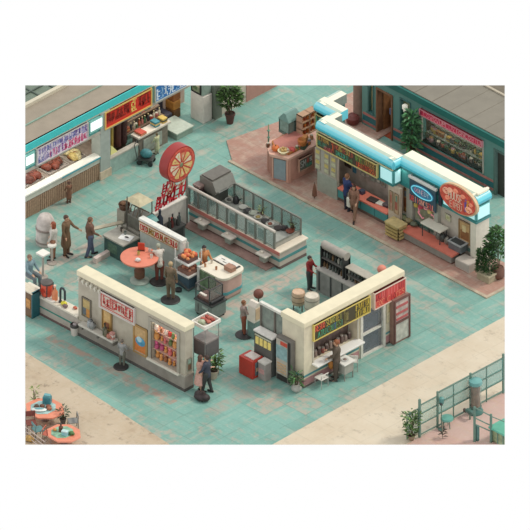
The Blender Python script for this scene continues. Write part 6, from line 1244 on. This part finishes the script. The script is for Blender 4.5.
for za, zb in ((1.58, 1.22), (1.12, .78), (.84, .52)): MB().rod((pA.x, pA.y, za), (pB.x, pB.y, zb), .025, 6).build('rail', fg, t, True)
MB().rod((pB.x, pB.y, 1.2), (pB.x+.5, pB.y+.4, .95), .02, 6).build('rail', fg, t, True)
pc = P(477, 441); tag(MB().box(-.09, .09, -.06, .06, 0, .68, 0, .03).build('teal_bin', m((86, 124, 118), .5, .15)), 'slim dark teal bin beside the first railing post', 'bin'); bpy.data.objects['teal_bin'].location = (pc.x, pc.y, .03)
t = thing('glass_counter', 'small counter with a bright green top at the cut right corner of the terrace', 'counter', (15.6, -2.75, .03))
MB().box(15.2, 16.6, -2.9, -2.2, .05, .62).build('counter_body', m((150, 160, 120), .5, .35, 6), t, True); MB().box(15.15, 16.7, -3.0, -2.15, .62, .7).build('countertop', m((92, 176, 150), .4, .06), t, True)
for i in range(3): MB().box(15.25+.3*i, 15.28+.3*i, -2.93, -2.9, .05, .62).build('post', fg, t, True)
t = thing('garden_pump', 'small teal and dark gadget on a pole inside the fence by the round column', 'gadget', at(470, 420)); t.location.z = .03; MB().rod((0, 0, 0), (0, 0, .3), .03).build('pole', fg, t); MB().box(-.2, .16, -.08, .08, .28, .42, 0, .03).build('pump_body', m((84, 120, 112), .5, .15), t); MB().box(-.34, -.18, -.05, .05, .22, .36, 0, .02).build('nozzle', m((90, 76, 70), .5), t)
# ================================================================ CAFE TABLES, FRONT LEFT
ct = m((234, 146, 116), .5, .07)
def cafe_table(lbl, loc, r, h, cloth, label_cloth, sq=.95):
    t = thing('cafe_table', lbl, 'table', loc)
    poly = [(r*math.cos(PI/8+i*PI/4)*(1.0 if i % 2 else 1.05), r*sq*math.sin(PI/8+i*PI/4)) for i in range(8)]
    MB().prism(poly, h-.06, h).build('tabletop', ct, t); MB().rod((0, 0, .03), (0, 0, h-.06), .07, 10).build('pedestal', m((150, 130, 120), .5), t); MB().lathe([(.14, 0), (.14, .03), (.08, .06)], (0, 0, 0), 18).build('base', m((130, 114, 106), .5), t)
    o = MB().prism([(x*.62-.12, y*.72) for x, y in poly], 0, .012).build('tablecloth', cloth); o.location = (loc[0]-.08, loc[1]-.02, h); tag(o, label_cloth, 'tablecloth')
    return t
TA = at(45, 420.5); TB = at(64, 443)
cafe_table('left coral octagonal cafe table under a white and teal cloth', TA, .78, .56, m((176, 210, 206), .7, .5, 2.5), 'white and teal cloth on the left coral cafe table')
cafe_table('right coral octagonal cafe table under a pale green cloth', TB, .68, .46, m((150, 196, 166), .7, .4, 3), 'pale green cloth on the right coral cafe table')
t = thing('napkin_box', 'teal napkin holder standing on the left coral cafe table', 'napkin holder', (TA[0]-.2, TA[1]+.32, .57), .5); MB().box(-.16, .16, -.12, .12, 0, .3, 0, .02).build('holder_body', m((70, 140, 150), .5, .15), t); MB().box(-.12, .12, -.08, .08, .3, .38).build('napkin', m((110, 170, 176), .6), t)
for i, (dx, dy, c) in enumerate(((-.1, -.05, (120, 72, 46)), (.1, .1, (150, 84, 56)), (-.25, -.2, (96, 70, 50)), (.22, .02, (176, 110, 80)))): lump('pastry', ('dark brown pastry in the middle', 'red brown pastry near the teal holder', 'small black brown pastry at the near side', 'light brown pastry at the right')[i]+' of the left coral cafe table', 'pastry', None, (TA[0]+dx, TA[1]+dy, .572), .11, c, 4, i)
t = thing('serving_dish', 'long white dish on the near side of the left coral cafe table', 'dish', (TA[0]-.02, TA[1]-.3, .572), .75); MB().ball((0, 0, .05), (.3, .14, .05), 16, 8).build('dish', m((232, 236, 230), .4, .1), t, smooth=True); MB().ball((0, 0, .08), (.2, .08, .035), 10, 6).build('food', m((110, 170, 176), .5, .2), t, smooth=True)
o = make_bottle((TB[0]-.15, TB[1]-.02, .472), (104, 64, 44), r=.09, h=.34); tag(o, 'brown bottle in the middle of the pale green cloth', 'bottle')
t = thing('glass_box', 'pale blue glass box on the pale green cloth right of the brown bottle', 'box', (TB[0]+.15, TB[1]-.1, .472), .4); MB().box(-.12, .12, -.08, .08, 0, .18, 0, .015).build('box_body', m((150, 206, 214), .3, .15), t); MB().box(-.125, .125, -.085, .085, .16, .2).build('lid', m((200, 230, 230), .3), t)
lump('salad_heap', 'heap of green salad on the pale green cloth', 'salad', None, (TB[0]+.3, TB[1]+.12, .46), .12, (90, 130, 70), 6, 2); lump('fruit_heap', 'small orange fruit pile on the pale green cloth left of the brown bottle', 'fruit', None, (TB[0]-.35, TB[1]-.15, .472), .08, (220, 160, 80), 4, 3)
p = at(34.5, 409); potted_plant('potted_plant', 'thin tall plant in a vase behind the left coral cafe table', p, (150, 130, 110), (130, 150, 80), .98, .16, 34, .1, .3, 33, Lf=.16, wf=.05)
p = at(63, 424); potted_plant('potted_plant', 'dark green spiky plant between the two coral cafe tables', p, (96, 90, 84), (64, 92, 66), .72, .2, 60, .13, .26, 34, Lf=.2, wf=.05)
make_chair('dark red chair left of the left coral cafe table', at(31, 432), -.6, (128, 66, 56), (110, 80, 70), sz=.45, h=.85)
make_chair('rust red chair beside the right coral cafe table', at(48.5, 441.5), .4, (196, 104, 82), (130, 100, 90), sz=.4, h=.62)
make_chair('teal chair between the left coral cafe table and the cut edge', at(38, 437), 1.2, (96, 140, 140), (110, 110, 104), sz=.38, h=.66)
make_chair('grey chair behind the right coral cafe table', at(73, 429), -2.2, (140, 140, 136), (110, 108, 104), sz=.4, h=.68)
lump('food_heap', 'yellow and brown food basket in the cut bottom left corner', 'food', None, at(30, 441), .2, (190, 150, 80), 5, 12)
t = thing('rail_frame', 'low metal rails in the cut bottom left corner of the plaza', 'railing', at(36, 443)); b = MB()
for k in range(3): MB().rod((-.75+.1*k, -.15-.1*k+.3, .35-.1*k), (.55+.1*k, -.1-.1*k, .35-.1*k), .018, 6).build('rail', m((200, 180, 170), .4), t)
for x in (-.6, .5): MB().rod((x, .0, 0), (x, .0, .36), .02, 6).build('post', m((150, 130, 120), .5), t)
# ================================================================ PEOPLE
RD, RU, LU, LD = 0.0, PI/2, PI, -PI/2     # towards screen right-down, right-up, left-up, left-down
person('small child in a brown coat and brown cap facing the meat counter', at(69, 203), PI*.9, .95, (128, 88, 66), (110, 76, 60), (80, 54, 42), arms=((.3, .4), (.3, .5)), coat=True, hat=(90, 62, 50), shoes=(70, 50, 40))
person('woman with long red brown hair, white top and brown trousers by the round white table', at(53.5, 260), LU+.5, 1.72, (206, 200, 190), (150, 104, 80), (150, 76, 48), arms=((.2, .4), (.15, .3)), long_hair=True, female=True)
person('man in a long brown coat holding out one arm beside the red haired woman', at(66, 255), RD+.2, 1.8, (122, 96, 70), (120, 88, 66), (84, 58, 42), arms=((.15, .2), (.7, .7)), coat=True)
person('man in a brown jacket and blue trousers walking behind the kiosk corner', at(90, 256), RU-.5, 1.75, (118, 86, 70), (84, 92, 116), (120, 84, 60), arms=((.35, .6), (-.25, .3)), stride=.16)
person('seated person in a grey blue shirt at the cut left edge', at(29.5, 284), RD, 1.72, (130, 156, 164), (110, 120, 124), (140, 110, 90), sit=True, arms=((.5, .7), (.4, .6)))
person('man in a white shirt and maroon trousers leaning over the coral table', at(159.5, 281), PI*.82, 1.6, (226, 218, 206), (130, 70, 58), (176, 180, 160), arms=((.7, .5), (.7, .5)), lean=.35)
disc_stand('round black base disc under the man in the white shirt', at(159, 282), .36)
person('man in a plain khaki brown suit standing alone on a round black base disc', at(170.5, 299), RU+.3, 1.68, (132, 112, 90), (128, 108, 88), (196, 170, 130), arms=((.1, .15), (.1, .15)))
disc_stand('round black base disc under the man in the khaki suit', at(170.5, 300), .38)
person('woman with black hair in an orange brown dress behind the grill cart', (-.86, -2.45, 0), RD-.3, 1.58, (206, 140, 90), (170, 96, 60), (42, 38, 40), arms=((.4, .6), (.5, .9)), dress=True, female=True)
person('person with brown hair, mauve top and rust trousers on a black base disc', at(243.5, 334), RU-.6, 1.52, (170, 150, 142), (150, 84, 62), (140, 92, 58), arms=((.5, .7), (.3, .5)), female=True)
disc_stand('round black base disc under the person with the mauve top', at(244.5, 335), .36)
person('person in a dark red top standing at the left end of the grey back bar', at(309.5, 289), RD+.3, 1.5, (150, 44, 46), (70, 74, 76), (60, 50, 48), arms=((.4, .8), (.4, .8)))
person('waitress with brown hair and dark dress standing at the serving window', at(336.5, 380), LU+.6, 1.82, (96, 84, 72), (88, 76, 66), (150, 90, 54), arms=((.5, .9), (.3, .7)), female=True)
person('woman with brown hair in a pink dress embracing the man in dark clothes', at(200, 391), RU-.5, 1.62, (206, 160, 144), (216, 170, 156), (96, 62, 46), arms=((.8, .7), (.9, .8)), dress=True, female=True, long_hair=True, skin=(214, 170, 140))
person('man in dark navy clothes beside the woman in the pink dress', at(207, 392.5), PI+.3, 1.68, (66, 70, 84), (58, 60, 58), (64, 46, 38), arms=((.5, .6), (.3, .4)), stride=.15)
t = thing('luggage_bag', 'dark lumpy luggage bag at the feet of the embracing couple', 'bag', at(202, 400), .3); b = MB(); b.ball((0, 0, .14), (.34, .24, .15), 16, 10); b.ball((-.18, .05, .2), (.16, .17, .14), 12, 8); b.ball((.16, -.04, .2), (.17, .18, .12), 12, 8); b.build('bag_body', m((54, 44, 44), .6, .2), t, smooth=True); MB().tube([(-.12, 0, .28), (-.06, 0, .4), (.08, 0, .4), (.14, 0, .28)], .02).build('strap', m((80, 60, 54), .6), t)
person('child in a pale grey top standing before the kiosk ledge', at(122, 366), PI*.62, 1.2, (160, 160, 158), (112, 112, 100), (120, 110, 100), arms=((.3, .5), (.3, .5)))
disc_stand('round dark base disc under the child in the pale grey top', at(121, 367), .3)
person('small child in a pale yellow coat before the white market counter', at(157, 154), PI, .95, (200, 202, 160), (190, 186, 160), (110, 100, 70), arms=((.3, .4), (.3, .4)), coat=True)
person('man in a navy blue shirt and dark trousers at the coral counter', at(347, 211), RU-.2, 1.68, (44, 62, 110), (50, 52, 66), (150, 104, 70), arms=((.4, .5), (.1, .2)))
person('woman with brown hair and brown top walking past the coral counter', at(354, 219), LD+.5, 1.55, (150, 110, 90), (140, 106, 84), (84, 52, 40), arms=((-.3, .2), (.4, .5)), stride=.42, female=True, long_hair=True)
t = thing('tote_bag', 'white tote bag carried by the woman walking past the coral counter', 'bag', at(349, 216)); t.location.z = .42; MB().box(-.1, .1, -.06, .06, 0, .42, 0, .04).build('bag_body', m((232, 228, 214), .6, .06), t); MB().tube([(-.06, 0, .4), (-.03, 0, .62), (.03, 0, .62), (.06, 0, .4)], .012).build('strap', m((206, 200, 186), .6), t)
# ================================================================ CUT FACES OF THE PIECE OF THE PLACE
def cut_everything():
    bpy.context.view_layer.update()
    planes = [(Vector((-AL/2, -AL/2, 0)), Vector((-1, -1, 0))), (Vector((AL/2, AL/2, 0)), Vector((1, 1, 0))), (Vector((BL/2, -BL/2, 0)), Vector((KS, -KS, -CE))),
              (Vector((-BL/2, BL/2, 0)), Vector((-KS, KS, CE)))]
    for o in [o for o in bpy.data.objects if o.type == 'MESH']:
        mw = o.matrix_world; bb = [mw @ Vector(c) for c in o.bound_box]
        hit = [(c, n.normalized()) for c, n in planes if max((p-c).dot(n) for p in bb) > .003]
        if not hit: continue
        vs = [mw @ v.co for v in o.data.vertices]
        hit = [(c, n) for c, n in hit if max((p-c).dot(n) for p in vs) > .003]
        if not hit: continue
        bm = bmesh.new(); bm.from_mesh(o.data); bm.transform(mw)
        for c, n in hit:
            r = bmesh.ops.bisect_plane(bm, geom=bm.verts[:]+bm.edges[:]+bm.faces[:], plane_co=c, plane_no=n, clear_outer=True, dist=1e-5)
            ce = [g for g in r['geom_cut'] if isinstance(g, bmesh.types.BMEdge)]
            if ce and o.name.split('.')[0] not in ('foliage',):
                try: bmesh.ops.holes_fill(bm, edges=ce, sides=0)
                except Exception: pass
        if not bm.verts: bpy.data.objects.remove(o); bm.free(); continue
        bm.transform(mw.inverted()); me = o.data.copy() if o.data.users > 1 else o.data
        bm.to_mesh(me); bm.free(); o.data = me
cut_everything()
for o in [o for o in bpy.data.objects if o.type == 'EMPTY' and not o.children]: bpy.data.objects.remove(o)
# ================================================================ LIGHT AND CAMERA
w = bpy.data.worlds.new('World'); SC.world = w; w.use_nodes = True
bg = w.node_tree.nodes['Background']; bg.inputs['Color'].default_value = (1, 1, 1, 1); bg.inputs['Strength'].default_value = 1.0
sl = bpy.data.lights.new('sun', 'SUN'); sl.energy = 1.7; sl.angle = math.radians(9); sl.color = (1.0, .95, .84)
so = bpy.data.objects.new('sun', sl); COL.objects.link(so)
so.rotation_euler = Vector((.42, .72, 1.05)).to_track_quat('Z', 'Y').to_euler(); so.location = (5, 8, 15)
def area(loc, sx, sy, pw, col=(1, .93, .82), aim=(0, 0, -1)):  # unseen fill lights, added to brighten the shop and window interiors
    l = bpy.data.lights.new('added_fill_light', 'AREA'); l.shape = 'RECTANGLE'; l.size = sx; l.size_y = sy; l.energy = pw; l.color = col
    o = bpy.data.objects.new('added_fill_light', l); COL.objects.link(o); o.location = loc; o.rotation_euler = Vector(aim).to_track_quat('-Z', 'Y').to_euler()
area((XA-.8, -2.2, 2.9), 1.2, 3.6, 45); area((XA-.9, 2.9, 2.9), 1.2, 3.0, 30)
area((.3, YD+.5, 2.7), 3.6, .6, 25); area(((wx0+wx1)/2, YR+.4, 2.3), 3.2, .4, 14); area((XK-.25, -3.9, 2.6), .3, 1.8, 8); area(((WN[0]+WN[1])/2, Y1+.2, 2.4), 1.3, .2, 6)
cd = bpy.data.cameras.new('camera'); cd.type = 'ORTHO'; cd.ortho_scale = 530/26; cd.clip_end = 200
co = bpy.data.objects.new('camera', cd); COL.objects.link(co)
e = math.asin(S); d = Vector((math.cos(e)/math.sqrt(2), -math.cos(e)/math.sqrt(2), math.sin(e)))
co.location = d*45; co.rotation_euler = d.to_track_quat('Z', 'Y').to_euler()
SC.camera = co
SC.view_settings.view_transform = 'Standard'; SC.view_settings.look = 'None'
SC.cycles.max_bounces = 6; SC.cycles.transparent_max_bounces = 12
bpy.context.view_layer.update()
